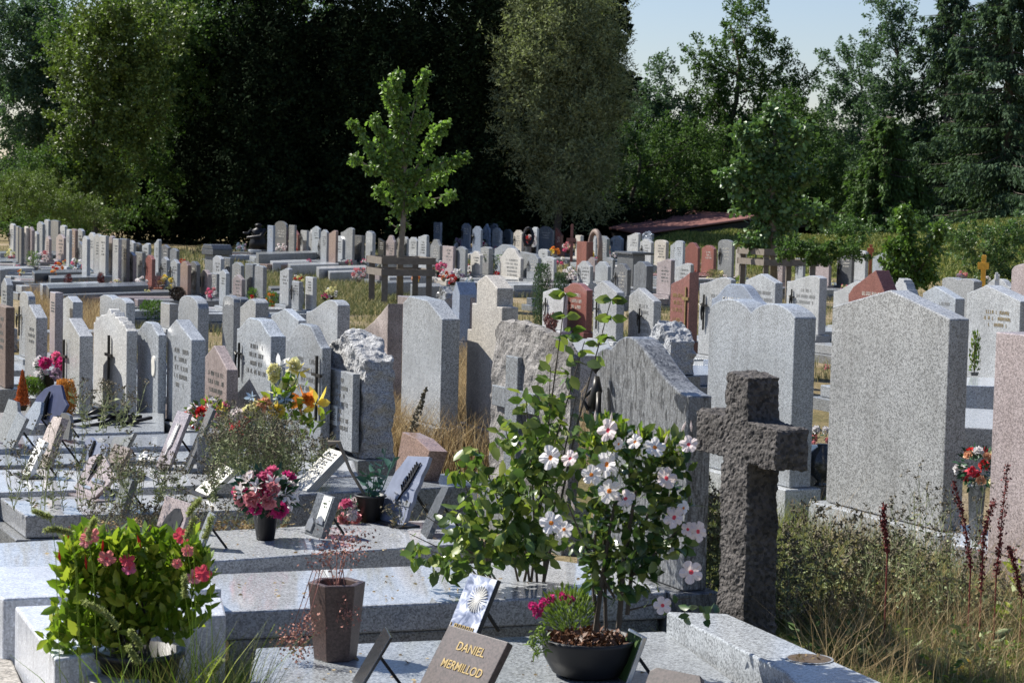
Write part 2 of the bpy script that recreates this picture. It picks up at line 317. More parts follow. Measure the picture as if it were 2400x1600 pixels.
def letters(mb, s0, s1, z, hh, yy, mat, rows=3, seed=0, dens=.8):
    rr = random.Random(seed)
    for r_ in range(rows):
        zz = z-r_*hh*1.9; cx = (s0+s1)/2; half = (s1-s0)/2*rr.uniform(.55, 1); s = cx-half
        while s < cx+half:
            lw = hh*.16
            if rr.random() < dens:
                k = rr.random()
                mb.box(s, s+lw, yy-.003, yy+.002, zz, zz+hh, mat)
                if k > .3: mb.box(s+lw*3, s+lw*4, yy-.003, yy+.002, zz, zz+hh, mat)
                if k > .55: mb.box(s+lw, s+lw*3, yy-.003, yy+.002, zz+hh*.84, zz+hh, mat)
                if k < .5: mb.box(s+lw, s+lw*3, yy-.003, yy+.002, zz, zz+hh*.16, mat)
                elif k > .7: mb.box(s+lw, s+lw*3, yy-.003, yy+.002, zz+hh*.42, zz+hh*.58, mat)
            s += hh*.95
def crucifix(mb, s, z, hgt, yy, mat, body=True):
    t = hgt*.045
    mb.box(s-t/2, s+t/2, yy-.03, yy-.012, z, z+hgt, mat); mb.box(s-hgt*.2, s+hgt*.2, yy-.03, yy-.012, z+hgt*.68, z+hgt*.68+t, mat)
    if body:
        mb.tube([(s, yy-.045, z+hgt*.28), (s-.004, yy-.05, z+hgt*.48), (s, yy-.045, z+hgt*.62), (s+.004, yy-.045, z+hgt*.7)], [hgt*.02, hgt*.03, hgt*.04, hgt*.025], mat)
        mb.tube([(s-hgt*.18, yy-.045, z+hgt*.72), (s, yy-.045, z+hgt*.64), (s+hgt*.18, yy-.045, z+hgt*.72)], hgt*.014, mat)
        mb.lathe([(.001, -hgt*.035), (hgt*.03, 0), (.001, hgt*.04)], mat, 8, (s+.004, yy-.05, z+hgt*.75), False)
def stone(zone, xl, xm, xr, yp, ysh, yb, shape, col, block, zs=.3, th=None, ins=None, cru=None, slab=1, label=None, near=False, tmax=.3, lt=None, plinth=True):
    ox, oy, k = Z[zone]; cv = lambda x: ox+x/k; cy = lambda y: oy+y/k
    xl, xm, xr = cv(xl), cv(xm), cv(xr); yp, ysh = cy(yp), cy(ysh)
    if yb is None: yb = yh(xm)+(yp-yh(xm))*(CAM_H-zs)/(CAM_H-zs-.85)
    else: yb = cy(yb)
    th = TH if th is None else R(th); r, bk = axes(th)
    Pm = onz(xm, yb, zs); D = Pm.y
    d = ray(xl, (ysh+yb)/2); u = d.x/d.y; W = (Pm.x-u*Pm.y)/(r.x-u*r.y); W = max(.25, min(W, 2.6))
    d = ray(xr, (ysh+yb)/2); u = d.x/d.y; T = -(Pm.x-u*Pm.y)/(bk.x-u*bk.y); T = max(.07, min(T, tmax))
    zsh = at(xm, ysh, D).z; p = max(0, at(xm, yp, D+W*.45).z-zsh) if shape != 'flat' else 0
    if shape in ('swoopR', 'slantR'):
        ztop = at(xm, yp, D).z; zlo = at(xl, ysh, D+W*.9).z; zsh, p = zlo, max(.05, ztop-zlo)
    h = zsh-zs
    if shape == 'asy': p *= 1.3
    amp = .4 if col == 'rp' else .7
    o = Pm-r*W; o.z = 0
    e = empty('headstone', o, th-R(90)); e['_px'] = xm
    m = G[col]; mb = MB(); top = prof(shape, W, h, p, 23 if col in ('rw', 'lw') else 22)
    poly = [(0, zs)]+[(s, z+zs) for s, z in top]+[(W, zs)]
    mb.prism(poly, 0, T, m)
    st = mb.build('stele', e, bevel=(.008 if near else .01), seg=2)
    if (shape == 'rough' and col not in ('rw', 'lw')) or col in ('rp',):
        st.modifiers.clear()
        rm = st.modifiers.new('remesh', 'REMESH'); rm.mode = 'VOXEL'; rm.voxel_size = max(.014, W/60)
        tx = bpy.data.textures.new('rock', 'CLOUDS'); tx.noise_scale = .16; tx.noise_depth = 4
        dm = st.modifiers.new('disp', 'DISPLACE'); dm.texture = tx; dm.strength = .10*amp; dm.mid_level = .5; dm.texture_coords = 'LOCAL'
        tx2 = bpy.data.textures.new('rock2', 'CLOUDS'); tx2.noise_scale = .03; tx2.noise_depth = 3
        dm2 = st.modifiers.new('disp2', 'DISPLACE'); dm2.texture = tx2; dm2.strength = .022*amp; dm2.texture_coords = 'LOCAL'
        tx3 = bpy.data.textures.new('facets', 'VORONOI'); tx3.noise_scale = .11; tx3.distance_metric = 'DISTANCE'; dm3 = st.modifiers.new('disp3', 'DISPLACE'); dm3.texture = tx3; dm3.strength = .05*amp; dm3.mid_level = .45; dm3.texture_coords = 'LOCAL'
    pm = G[col if col not in ('rg', 'rp', 'rw', 'ru') else 'mg']
    if plinth:
        mb = MB(); mb.box(-.05, W+.05, -.06, T+.05, -.08, zs-.003, pm); mb.build('plinth', e, bevel=.008)
    if slab:
        L = 1.85; jz = (len(STONES)*37 % 23)*.0017; mb = MB(); mb.box(-.04, W+.04, -L, -.065, zs-.20+jz, zs-.075+jz, pm); mb.box(-.1, W+.1, -L-.08, -.063, -.08, zs-.203+jz, G['mg']); mb.build('slab', e, bevel=.01)
    rr = random.Random(int(xm*7+yp))
    if ins is None: ins = rr.random() < .75 and shape != 'rough'
    if ins:
        lm = {'dark': P['letter'], 'white': P['letw'], 'gold': P['gold']}.get(ins if isinstance(ins, str) else ('white' if col in ('dg', 'rd', 'mg', 'sd', 'br', 'bl', 'bk') else 'dark'))
        mb = MB(); hh = min(.036 if near else .045, W*.06); letters(mb, W*.3, W*.88, zs+h*.82, hh, 0, lm, rr.choice([3, 4, 5]), int(xm)); mb.build('inscription', st)
    if cru is None and rr.random() < .3 and shape != 'rough': cru = .22
    if cru:
        mb = MB(); crucifix(mb, W*(.2 if not isinstance(cru, tuple) else cru[0]), zs+h*(.35 if not isinstance(cru, tuple) else cru[1]), h*.5 if not isinstance(cru, tuple) else h*cru[2], 0, P['bronze'], not (isinstance(cru, tuple) and len(cru) > 3)); mb.build('crucifix', st)
    tag(e, None, 'headstone', 'headstones standing in rows among the graves'); STONES.append((block, xm, col, shape, e, label, Pm, W, T, zs, h, r, bk)); return e, W, T, h
def name_stones():
    blocks = {}
    for s in STONES: blocks.setdefault(s[0], []).append(s)
    for b, L in blocks.items():
        L.sort(key=lambda s: s[1])
        for i, s in enumerate(L):
            lab = s[5] or '%s headstone, %s, %s from left in %s' % (NAMEC[s[2]], NAMES[s[3]], ORD[i], b)
            s[4]['label'] = lab; del s[4]['_px']
FL, FL2, FM, FM2 = 'farthest left row', 'back row left of basin', 'second left row', 'row beside yellow flowers'
A = 'A'; B = 'B'
for a in [
 (A,105,147,168,112,130,None,'wave','lg',FL),(A,172,197,215,140,146,None,'wave','mg',FL),(A,215,232,250,155,160,None,'flat','dg',FL),(A,260,285,308,143,160,None,'wave','bg',FL),
 (A,308,350,370,147,190,None,'gable','pk',FL),(A,405,465,490,92,120,460,'wave','mg',FL),(A,485,530,556,67,80,440,'wave','lg',FL),(A,553,640,658,75,85,430,'wave','dg',FL),
 (A,660,712,728,130,145,None,'wave','lg',FL),(A,730,760,775,175,185,None,'wave','lw',FL),(A,772,825,842,170,188,None,'wave','br',FL),(A,842,905,921,170,195,None,'wave','lg',FL),
 (A,903,955,972,250,285,None,'wave','lg',FL2),(A,970,1030,1062,210,250,None,'wave','lg',FL2),(A,1035,1095,1112,227,260,None,'wave','lg',FL2),(A,1095,1160,1178,250,250,None,'flat','lg',FL2),
 (A,1168,1233,1250,250,285,None,'swoopR','pk',FL2),(A,1240,1300,1316,283,283,None,'flat','lg',FL2),(A,1316,1390,1405,283,283,None,'flat','dg',FL2),(A,1397,1470,1484,298,325,560,'wave','lg',FL2),
 (A,1475,1535,1552,322,345,560,'gable','dg',FL2),(A,1553,1635,1652,330,360,560,'swoopR','lg',FL2),(A,1697,1745,1778,287,330,650,'swoopR','lg',FL2),(A,1770,1852,1872,345,380,600,'gable','dg',FL2),(A,1870,1945,1966,385,412,620,'wave','mg',FL2),
 (A,370,405,436,196,228,468,'gable','lg',FM),(A,500,538,555,247,285,510,'gable','pk',FM),(A,617,700,722,232,272,515,'wave','pk',FM),(A,862,905,930,310,350,600,'swoopL','dg',FM),(A,940,1000,1012,370,400,575,'gable','pk',FM),
 (A,1012,1050,1068,320,368,580,'wave','br',FM),(A,1067,1120,1155,315,355,635,'gable','lg',FM),(A,1122,1215,1245,455,525,690,'arch','mg',FM),(A,1245,1310,1338,388,425,705,'gable','mg',FM),
 (A,1397,1465,1490,425,465,770,'gable','pk',FM2),(A,1490,1565,1590,425,432,770,'flat','mg',FM2),(A,1603,1672,1697,462,505,800,'wave','rd',FM2),(A,1775,1835,1860,480,517,800,'gable','lg',FM2),(A,1878,1950,1982,505,552,850,'gable','lg',FM2),
 (A,1985,2065,2084,527,572,900,'wave','br',FM2),(A,2085,2165,2206,530,566,900,'wave','dg',FM2),
 (B,90,172,196,717,765,1000,'wave','pk','row behind arched stones'),(B,196,270,298,755,760,960,'flat','mg','row behind arched stones'),(B,298,368,412,710,757,1120,'gable','lg','row behind arched stones'),
 (B,225,312,345,560,595,960,'wave','lg','row right of capped pillar'),(B,330,415,452,580,585,960,'flat','mg','row right of capped pillar'),(B,438,535,568,633,670,1000,'wave','mg','row right of capped pillar'),
 (B,447,545,586,768,825,1010,'gable','pk','row behind arched stones'),(B,582,665,712,645,655,1000,'flat','mg','row right of capped pillar'),(B,688,778,826,668,692,1030,'arch','mg','row right of capped pillar'),
 (B,965,1062,1107,700,728,1105,'swoopR','lg','trio of narrow stones'),(B,1097,1175,1225,843,850,1160,'flat','lg','trio of narrow stones'),(B,1247,1327,1372,797,800,1165,'flat','lg','trio of narrow stones'),
]: stone(*a)
B1, B2 = 'dark wood row beside maple', 'front rows beside the maple'
for a in [
 (B,830,890,912,215,230,None,'flat','bl',B1),(B,905,1035,1062,180,250,520,'arch','dg',B1),(B,1065,1125,1148,217,225,None,'flat','mg',B1),(B,1102,1165,1187,280,330,530,'gable','rd',B1),
 (B,1195,1262,1285,282,284,540,'flat','lg',B1),(B,1287,1352,1378,270,303,540,'wave','lg',B1),(B,1320,1395,1420,235,268,None,'gable','lg',B1),(B,1388,1455,1482,345,405,580,'gable','dg',B1),
 (B,1418,1480,1505,275,302,None,'wave','lg',B1),(B,1507,1580,1604,282,312,None,'swoopR','br',B1),(B,1577,1655,1687,342,380,600,'wave','lg',B1),(B,1637,1765,1792,253,302,610,'swoopR','mg',B1),
 (B,1790,1865,1905,335,340,610,'flat','dg',B2),(B,1912,1985,2024,290,318,610,'rough','lw',B2),(B,2050,2115,2137,370,402,560,'swoopL','bk',B2),
 ('C',22,112,137,337,405,560,'wave','pk',B2),('C',137,195,222,355,380,560,'wave','mg',B2),('C',205,250,266,352,376,560,'wave','lg',B2),('C',265,358,388,357,395,560,'wave','lg',B2),
 ('C',372,462,490,332,352,None,'swoopR','lg',B2),('C',385,478,508,370,425,560,'wave','lg',B2),('C',508,612,646,382,450,600,'wave','mg',B2),
]: stone(*a)
C1, C2 = 'shaded row before dark wood', 'row beneath the shaded stones'
for a in [
 ('C',545,615,642,190,195,None,'flat','bl',C1),('C',853,938,952,203,232,None,'wave','bl',C1),('C',973,1063,1080,237,275,None,'wave','bl',C1),('C',1080,1158,1182,208,290,470,'rough','bl',C1),
 ('C',1160,1235,1257,205,235,None,'arch','bl',C1),('C',1190,1278,1306,255,290,480,'wave','lg',C1),('C',1308,1395,1423,270,300,470,'wave','lg',C1),('C',1425,1513,1542,280,315,540,'wave','bg',C1),
 ('C',1630,1680,1700,245,260,None,'wave','lw',C1),('C',1683,1856,1877,240,282,500,'wave','mg',C1),('C',1885,1945,1975,255,335,510,'slantL','rd',C1),('C',2107,2160,2200,335,340,570,'wave','bg',C1),
 ('C',642,757,792,455,460,760,'flat','pk',C2),('C',790,892,920,460,490,770,'wave','mg',C2),('C',952,1055,1087,512,556,775,'wave','bg',C2),('C',1060,1150,1206,462,480,770,'wave','mg',C2),
 ('C',1215,1440,1500,440,500,760,'wave','lg',C2),('C',1275,1503,1541,482,592,800,'wave','bg',C2),('C',1495,1640,1700,523,545,800,'swoopL','lg',C2),('C',1573,1693,1733,540,590,830,'wave','mg',C2),
 ('C',1697,1800,1834,487,520,700,'arch','lg',C2),('C',1740,1868,1905,570,600,830,'wave','lw',C2),
]: stone(*a)
D1, D2, D3 = 'row below the red roof', 'row behind the black cabinet', 'row before the black cabinet'
for a in [
 ('D',160,213,236,340,365,560,'wave','lg',D1),('D',228,335,374,343,375,590,'wave','mg',D1),('D',378,493,527,343,375,520,'wave','lw',D1),('D',548,655,687,375,415,540,'wave','dg',D1),
 ('D',562,680,713,310,340,None,'swoopR','lg',D1),('D',703,822,860,378,415,660,'wave','lg',D1),('D',730,830,860,292,330,None,'rough','bl',D1),('D',862,985,1024,388,420,660,'arch','bg',D1),
 ('D',1037,1162,1197,418,455,660,'wave','lg',D1),('D',1085,1170,1198,395,420,None,'arch','lg',D1),('D',1200,1338,1373,418,475,740,'wave','rd',D1),('D',1380,1512,1552,448,485,760,'wave','rd',D1),
 ('D',1560,1712,1747,385,430,800,'arch','mg',D1),('D',1755,1850,1875,485,500,800,'wave','bg',D1),
 ('D',10,153,192,622,678,860,'wave','lg',D3),('D',130,205,230,578,610,740,'wave','pk',D3),('D',207,348,388,625,682,860,'wave','lg',D3),('D',295,400,433,580,602,820,'wave','mg',D3),
 ('D',415,560,607,648,714,1000,'wave','sd',D3),('D',632,772,852,625,674,960,'wave','sd',D3),('D',888,1038,1088,600,630,995,'swoopR','pk',D3),('D',1088,1258,1298,645,685,900,'swoopR','lg',D3),
 ('S',1320,1373,1389,664,680,778,'wave','rd','row left of gilded stone'),('S',1271,1319,1322,676,690,775,'gable','lw','row left of gilded stone'),
 ('S',1390,1443,1463,659,686,800,'gl','lg','row left of gilded stone'),('S',1472,1530,1549,676,706,805,'gl','lg','row left of gilded stone'),
]: stone(*a, **({'cru': (.5, .2, .6)} if a[1] == 1472 else {'cru': (.2, .2, .6, 1)} if a[1] == 1390 else {}))
E1, E2 = 'row behind right tree guard', 'row of grey right stones'
for a in [
 ('E',50,130,165,495,500,710,'flat','pk',E1),('E',250,318,336,490,493,710,'flat','lw',E1),('E',378,555,586,428,478,740,'wave','pk',E1),('E',630,763,793,418,468,750,'wave','dg',E1),
 ('E',792,888,921,420,442,700,'arch','lg',E1),('E',957,1095,1135,440,475,720,'swoopR','lg',E1),('E',1040,1165,1190,478,530,760,'wave','lg',E1),
 ('S',1637,1708,1722,651,664,840,'swoopR','lg',E2),('S',1744,1812,1833,642,663,830,'gable','lg',E2),('S',1842,1917,1937,647,659,785,'swoopR','lw',E2),('S',1952,2025,2050,660,682,770,'swoopR','lw',E2),
 ('S',2086,2130,2152,648,690,760,'rough','rw',E2),('S',2160,2236,2260,672,700,800,'gl','lg',E2),('S',2205,2278,2300,652,660,790,'dbl','lg',E2),('S',2304,2364,2381,654,674,790,'wave','lg',E2),
]: stone(*a)
_, w1, t1, h1 = stone('S', 1665, 1775, 1800, 667, 712, 860, 'wave', 'bl', E2, ins=False, cru=(.82, .3, .35))
fam = STONES[-1][4]
# ---- nearer stones
NR, NL = 'near left row', 'second near left row'
def near(*a, **k):
    if a[5] > 960 or a[8] == NR: k.setdefault('slab', 0)
    return stone('S', *a, near=True, **k)
near(2, 15, 31, 651, 668, 770, 'gable', 'lg', NL, label='light grey headstone with pale slanted cap, cut by the left edge of the picture')
near(45, 65, 83, 683, 702, 840, 'arch', 'lg', NL, ins=False, label='light grey headstone behind two pointed stones, near the left edge')
near(58, 83, 111, 714, 745, 930, 'gl', 'lg', NR, label='leftmost near grey headstone with pale slanted top, before an arched stone')
near(-15, 12, 34, 708, 720, 910, 'flat', 'ru', NR, label='rust brown weathered headstone cut by the left edge')
near(116, 128, 148, 680, 686, 830, 'flat', 'pk', NL, label='narrow pink headstone with a dark side, standing in dry grass')
near(145, 170, 194, 694, 708, 830, 'gable', 'lg', NL, label='light grey gabled headstone right of the narrow pink one')
near(233, 294, 316, 695, 710, 850, 'dbl', 'lg', NL, ins=False, cru=False, label='grey double humped headstone behind the broken top white stone')
near(146, 185, 218, 747, 788, 965, 'gl', 'lg', NR, ins=False, cru=(.22, .15, .75, 1), label='grey gabled headstone with a long black cross on its left half')
near(218, 295, 321, 726, 776, 975, 'rough', 'rw', NR, cru=(.55, .1, .8, 1), label='whitish headstone with broken rocky top and a slim black cross')
near(321, 369, 389, 755, 785, 985, 'wave', 'lg', NR, cru=False, label='narrow wavy grey headstone with an oval medallion, right of the rocky one')
near(390, 446, 481, 751, 797, 1005, 'gl', 'lg', NR, cru=False, label='tall grey headstone with a steep pale slanted top, left of a shorter one')
near(469, 530, 558, 810, 867, 990, 'gable', 'pk', NR, cru=False, label='short pinkish grey gabled headstone behind the red and white bouquet')
near(376, 397, 418, 700, 712, 770, 'flat', 'lg', NL, ins=False, cru=False, label='small square grey stone block beside the round arched headstone')
near(417, 462, 489, 693, 723, 880, 'arch', 'lg', NL, ins=False, cru=False, label='light grey headstone with rounded shoulder, behind the steep slanted stone')
near(545, 562, 584, 696, 706, 840, 'arch', 'dg', NL, ins=False, cru=False, label='dark polished headstone with deep curved cap behind another arched one')
near(520, 545, 560, 692, 708, 890, 'arch', 'mg', NL, ins=False, cru=False, label='slim streaky grey arched headstone in front of the dark curved one')
near(553, 597, 629, 702, 722, 860, 'swoopR', 'lg', NL, ins=False, cru=False, label='grey headstone rising in a curve to a dark blue reflecting cap')
near(585, 604, 636, 727, 742, 860, 'wave', 'lg', NL, ins=False, cru=False, label='grey curved headstone squeezed behind the one with a black crucifix')
near(553, 632, 669, 747, 788, 1000, 'wave', 'lg', NR, ins='dark', cru=(.15, .45, .4), label='wavy grey headstone with a black figure of Christ near its left edge')
near(634, 697, 718, 724, 751, 900, 'gable', 'lg', NL, ins=False, label='light grey gabled headstone behind two wavy stones, left of a swooping one')
near(716, 788, 819, 705, 729, 910, 'swoopR', 'lg', NL, ins=False, cru=False, label='light grey swooping headstone, right end of its row, beside the stained stone')
near(669, 751, 773, 760, 815, 1060, 'wave', 'lg', NR, cru=(.93, .3, .62, 1), label='wavy grey headstone behind the yellow lilies, next to the rough rock stone')
near(758, 852, 922, 778, 845, 1075, 'rough', 'rg', NR, ins=False, cru=False, tmax=.42, label='rough hewn grey rock headstone carrying a smooth inscribed panel')
near(823, 905, 942, 711, 781, 950, 'slantR', 'st', 'x', ins=False, cru=False, tmax=.35, label='stained pinkish headstone with blackened swooping top, before the wooden guard')
near(930, 955, 985, 692, 696, 830, 'flat', 'pk', 'x', ins=False, cru=False, label='pinkish headstone peeping out behind the big chamfered grey one')
near(941, 1031, 1076, 699, 748, 1000, 'cham', 'lg', 'x', ins=False, cru=False, tmax=.35, slab=0, label='big light grey headstone with chamfered shoulders, seen from behind, in dry grass')
near(1093, 1170, 1212, 645, 720, 1010, 'step', 'bg', 'x', ins=False, cru=False, tmax=.4, slab=0, label='tall beige headstone with stepped shoulders, tallest in the middle')
near(1150, 1330, 1362, 758, 815, 1180, 'bould', 'rp', 'x', ins=False, cru=False, tmax=.35, slab=0, label='weathered rough boulder headstone with a smooth cross, behind the green shrub')
near(1390, 1601, 1662, 822, 928, 1385, 'asy', 'sl', 'x', zs=.33, ins=False, cru=False, tmax=.4, slab=0, label='large wavy headstone of dark streaked grey marble beside the stone cross')
near(1941, 2207, 2263, 683, 747, 1245, 'gable', 'lg', 'x', zs=.28, ins=False, cru=False, slab=0, tmax=.4, label='biggest light grey gabled headstone at the right, seen from behind over weeds')
near(1656, 1850, 1907, 708, 744, 1143, 'dbl', 'lw', 'x', ins=False, cru=False, slab=0, tmax=.4, label='wide double humped light headstone behind the dark stone cross')
near(2322, 2520, 2600, 786, 800, 1345, 'flat', 'pk', 'x', zs=.28, ins=False, cru=False, slab=0, label='plain pink headstone cut by the right edge of the picture')
near(2262, 2384, 2425, 671, 706, 900, 'gl', 'lg', 'x', ins='gold', cru=False, label='light grey gabled headstone with faint gilt lettering at the right edge')
near(2366, 2470, 2500, 618, 640, 860, 'arch', 'pk', 'x', ins=False, cru=False, label='rounded pink headstone at the far right edge behind gabled stones')
near(1066, 1101, 1110, 678, 697, 800, 'gl', 'pk', 'x', ins=False, cru=(.3, .5, .4), label='pinkish pointed headstone with a black Christ left of the beige stone')
near(1022, 1045, 1066, 672, 690, 770, 'rough', 'mg', 'x', cru=False, label='small ragged grey headstone with a cross, right of the wooden tree guard')
near(1059, 1075, 1120, 660, 690, 800, 'gable', 'bl', 'x', cru=False, ins=False, label='bluish pointed headstone behind the pink one with a black Christ')
e, W_, T_, h_ = near(1570, 1612, 1636, 638, 662, 800, 'slantR', 'rd', 'x', ins=False, cru=False, label='red granite headstone with gilt letters and cross, its top curving up right')
mb = MB(); letters(mb, W_*.1, W_*.7, .3+h_*.75, .05, 0, P['gold'], 3, 5, 1); letters(mb, W_*.1, W_*.65, .3+h_*.32, .05, 0, P['gold'], 3, 9, 1); mb.build('inscription', e)
mb = MB(); mb.box(W_*.84, W_*.88, -.02, -.004, .3+h_*.2, .3+h_*.95, P['gold']); mb.box(W_*.7, W_*1.0, -.02, -.004, .3+h_*.72, .3+h_*.77, P['gold']); mb.build('cross', e)
# special details on near stones
def find(txt):
    for s in STONES:
        if s[5] and txt in s[5]: return s
s = find('oval medallion'); mb = MB(); mb.lathe([(.001, .012), (.06, .01), (.065, 0)], P['cream'], 20); m_ = mb.build('medallion', s[4], loc=(s[7]*.8, 0, .3+s[10]*.62), rot=(R(90), 0, 0), scale=(1, 1.35, 1))
s = find('smooth inscribed panel'); mb = MB(); W_ = s[7]; mb.box(W_*.12, W_*.95, -.075, -.02, .34, .3+s[10]*.86, G['lg']); mb.build('inscribed_panel', s[4], bevel=.006)
mb = MB(); letters(mb, W_*.2, W_*.85, .3+s[10]*.75, .03, -.076, P['letter'], 7, 4, .8); mb.build('inscription', s[4])
mb = MB(); mb.box(W_*.4, W_*.6, -.080, -.0765, .5, .64, P['paper']); letters(mb, W_*.42, W_*.58, .61, .008, -.0815, P['letter'], 6, 3, .8); mb.build('notice_sticker', s[4])
s = find('rough boulder'); W_ = s[7]; h_ = s[10]; mb = MB(); mb.box(W_*.24, W_*.40, -.032, .02, .25, .3+h_*.88, G['mg']); mb.box(W_*.06, W_*.24-.001, -.030, .02, .3+h_*.52, .3+h_*.66, G['mg']); mb.box(W_*.40+.001, W_*.62, -.030, .02, .3+h_*.52, .3+h_*.66, G['mg']); mb.build('smooth_cross', s[4], bevel=.006)
s = find('large wavy'); W_ = s[7]; mb = MB()
mb.tube([(W_*.1, -.06, 1.05), (W_*.1, -.09, 1.17), (W_*.13, -.07, 1.27), (W_*.1, -.06, 1.36)], [.03, .032, .04, .02], P['bronze'], 8); mb.lathe([(.001, -.04), (.035, 0), (.001, .045)], P['bronze'], 10, (W_*.12, -.08, 1.42), False)
mb.tube([(W_*.1, -.07, 1.3), (W_*.02, -.12, 1.2), (W_*.12, -.13, 1.14)], .013, P['bronze']); mb.tube([(W_*.16, -.07, 1.26), (W_*.22, -.1, 1.1), (W_*.2, -.08, .95)], [.02, .022, .012], P['bronze']); mb.build('bronze_figure', s[4], smooth=True, scale=(.75, .75, .75), loc=(W_*.02, 0, .26))
for s in (find('biggest light grey'), find('plain pink headstone cut')):
    W_, T_ = s[7], s[8]; mb = MB(); mb.box(-.09, W_+.09, -.07, T_+.1, -.1, .274, s[4].children[0].data.materials[0]); o = [c for c in s[4].children if c.name.startswith('plinth')][0]; o.data = mb.mesh('plinth')
def curve_mesh(cu):
    t_ = bpy.data.objects.new('t', cu); C.objects.link(t_); bpy.context.view_layer.update(); me = bpy.data.meshes.new_from_object(t_.evaluated_get(bpy.context.evaluated_depsgraph_get())); me.name = 'inscription'; bpy.data.objects.remove(t_); return me
# family name carved on the low dark wave
def text(s, body, size, loc, rot, parent, mat, ext=.003, name='inscription', sx=1.0):
    cu = bpy.data.curves.new(name, 'FONT'); cu.body = body; cu.size = size; cu.extrude = ext; cu.align_x = 'CENTER'; cu.materials.append(mat); cu.space_line = .95
    me = curve_mesh(cu); o = obj(name, me, parent, loc=loc, rot=rot); o.scale.x = sx; return o
near(1512, 1570, 1632, 752, 800, 880, 'rough', 'rg', 'x', ins=False, cru=False, tmax=.3, slab=0, label='jagged pale rock headstone rising behind the wavy streaked marble one')
# leaning red headstone
def lean_stone():
    D = onz(2066, 800, .3).y; r, bk = axes(TH); k = D/F; q = [(1990, 790), (1988, 690), (2000, 672), (2052, 633), (2078, 697), (2058, 722), (2055, 790)]; o = at(1990, 800, D); o.z = 0; e = empty('headstone', o, TH-R(90)); pts = []
    for x, y in q:
        d = ray(x, y); u = d.x/d.y; s = (u*o.y-o.x)/(r.x-u*r.y) if 0 else (o.x-u*o.y)/(u*r.y-r.x); Y = o.y+s*r.y; pts.append((s, at(x, y, Y).z))
    mb = MB(); mb.prism(pts, 0, .22, G['rd']); mb.build('stele', e, bevel=.008); mb = MB(); w_ = max(p[0] for p in pts); mb.box(-.05, w_+.05, -.06, .3, -.08, max(.2, min(p[1] for p in pts)-.01), G['rd']); mb.build('plinth', e)
    mb = MB(); letters(mb, w_*.3, w_*.8, pts[3][1]-.35, .05, 0, P['letw'], 3, 6, 1); mb.build('inscription', e); tag(e, 'red granite headstone with a slanting angular outline, behind the biggest grey one', 'headstone', 'headstones standing in rows among the graves')
lean_stone()
text(None, 'FAMILLE', .11, (w1*.42, -.003, .3+h1*.95), (R(90), 0, 0), fam, P['letw'])
name_stones()
# ---------------------------------------------------------------- trees of the background
def tree(kind, label, D, blobs, n, ls, mat, trunk=None, group=None, cl=.35, cluster=1.0, aspect=.55, droop=0.2, limbs=True, bark='bark', base_z=0.0, root=None, surf=.5, nper=55, spr=.35):
    """blobs: (px, py, rx_px, ry_px, depth_factor, weight) on the photograph at distance D"""
    px = root if root else blobs[0][0]
    b = onz(px, yh(px)+CAM_H*F/D*1.0, 0); b = Vector((at(px, 800, D).x, D, base_z))
    e = empty(kind, b); pts = []; dirs = []; cs = []
    tw = sum(bb[5] if len(bb) > 5 else bb[2]*bb[3] for bb in blobs); k = D/F
    for bb in blobs:
        x, y, rx, ry = bb[:4]; df = bb[4] if len(bb) > 4 else 1.0; wt = (bb[5] if len(bb) > 5 else rx*ry)/tw
        c = at(x, y, D)-b; r = np.array([rx*k, max(rx, 20)*k*df, ry*k]); m = int(n*wt); nc = max(3, int(m/nper*cluster))
        cc = ell(nc, c, r*.92, surf); cs.append((c, r)); c0 = np.array(c); v = cc-c0; un = unit(v)
        fac = np.array([.72+.75*(.5+mnoise.noise(Vector(q*1.9)+Vector((x*.013, y*.017, 3.1)))) for q in un])*(.9+.25*rng.random(nc)); cc = c0+v*np.minimum(1.5, fac)[:, None]
        ax = unit(un*.9+np.array([0, 0, spr])+rng.normal(size=(nc, 3))*.45); idx = rng.integers(0, nc, m); s = rng.random((m, 1)); lz = (cl*(1.1+1.6*rng.random(nc)))[idx][:, None]
        q = cc[idx]+ax[idx]*s*lz+rng.normal(size=(m, 3))*cl*.42*(1.15-s); pts.append(q); dirs.append(ax[idx]*.5+rng.normal(size=(m, 3))*.8)
    me = leaves('crown', np.concatenate(pts), ls, mat, np.concatenate(dirs), aspect=aspect, droop=droop)
    obj('crown', me, e)
    if trunk:
        mb = MB(); top = max(c.z for c, r in cs); h = top; rt = trunk
        path = [(0, 0, -.1)]; 
        for i in range(1, 7): t = i/6; path.append((rt*1.2*math.sin(i*1.7), rt*math.cos(i*2.1), h*t))
        mb.tube(path, [rt*(1-.82*i/6) for i in range(7)], P[bark], 8)
        if limbs:
            for c, r in cs:
                for q in range(3):
                    zz = max(.12*h, min(.85*h, c.z-.35*abs(c.x)-r[2]*.4)); t = zz/h; tgt = Vector(ell(1, c, r*.8)[0])
                    s0 = Vector((rt*1.2*math.sin(t*6*1.7), 0, zz)); mid = (s0+tgt)/2+Vector((0, 0, -.08*(tgt-s0).length))
                    rr = rt*(1-.8*t)*.5; mb.tube([s0, mid, tgt], [rr, rr*.6, rr*.15], P[bark], 5)
        mb.build('trunk', e, smooth=True)
    tag(e, label, 'tree' if 'shrub' not in kind and 'bush' not in kind and 'hedge' not in kind else 'shrub', group); return e
GT = 'trees of the wood behind the cemetery'
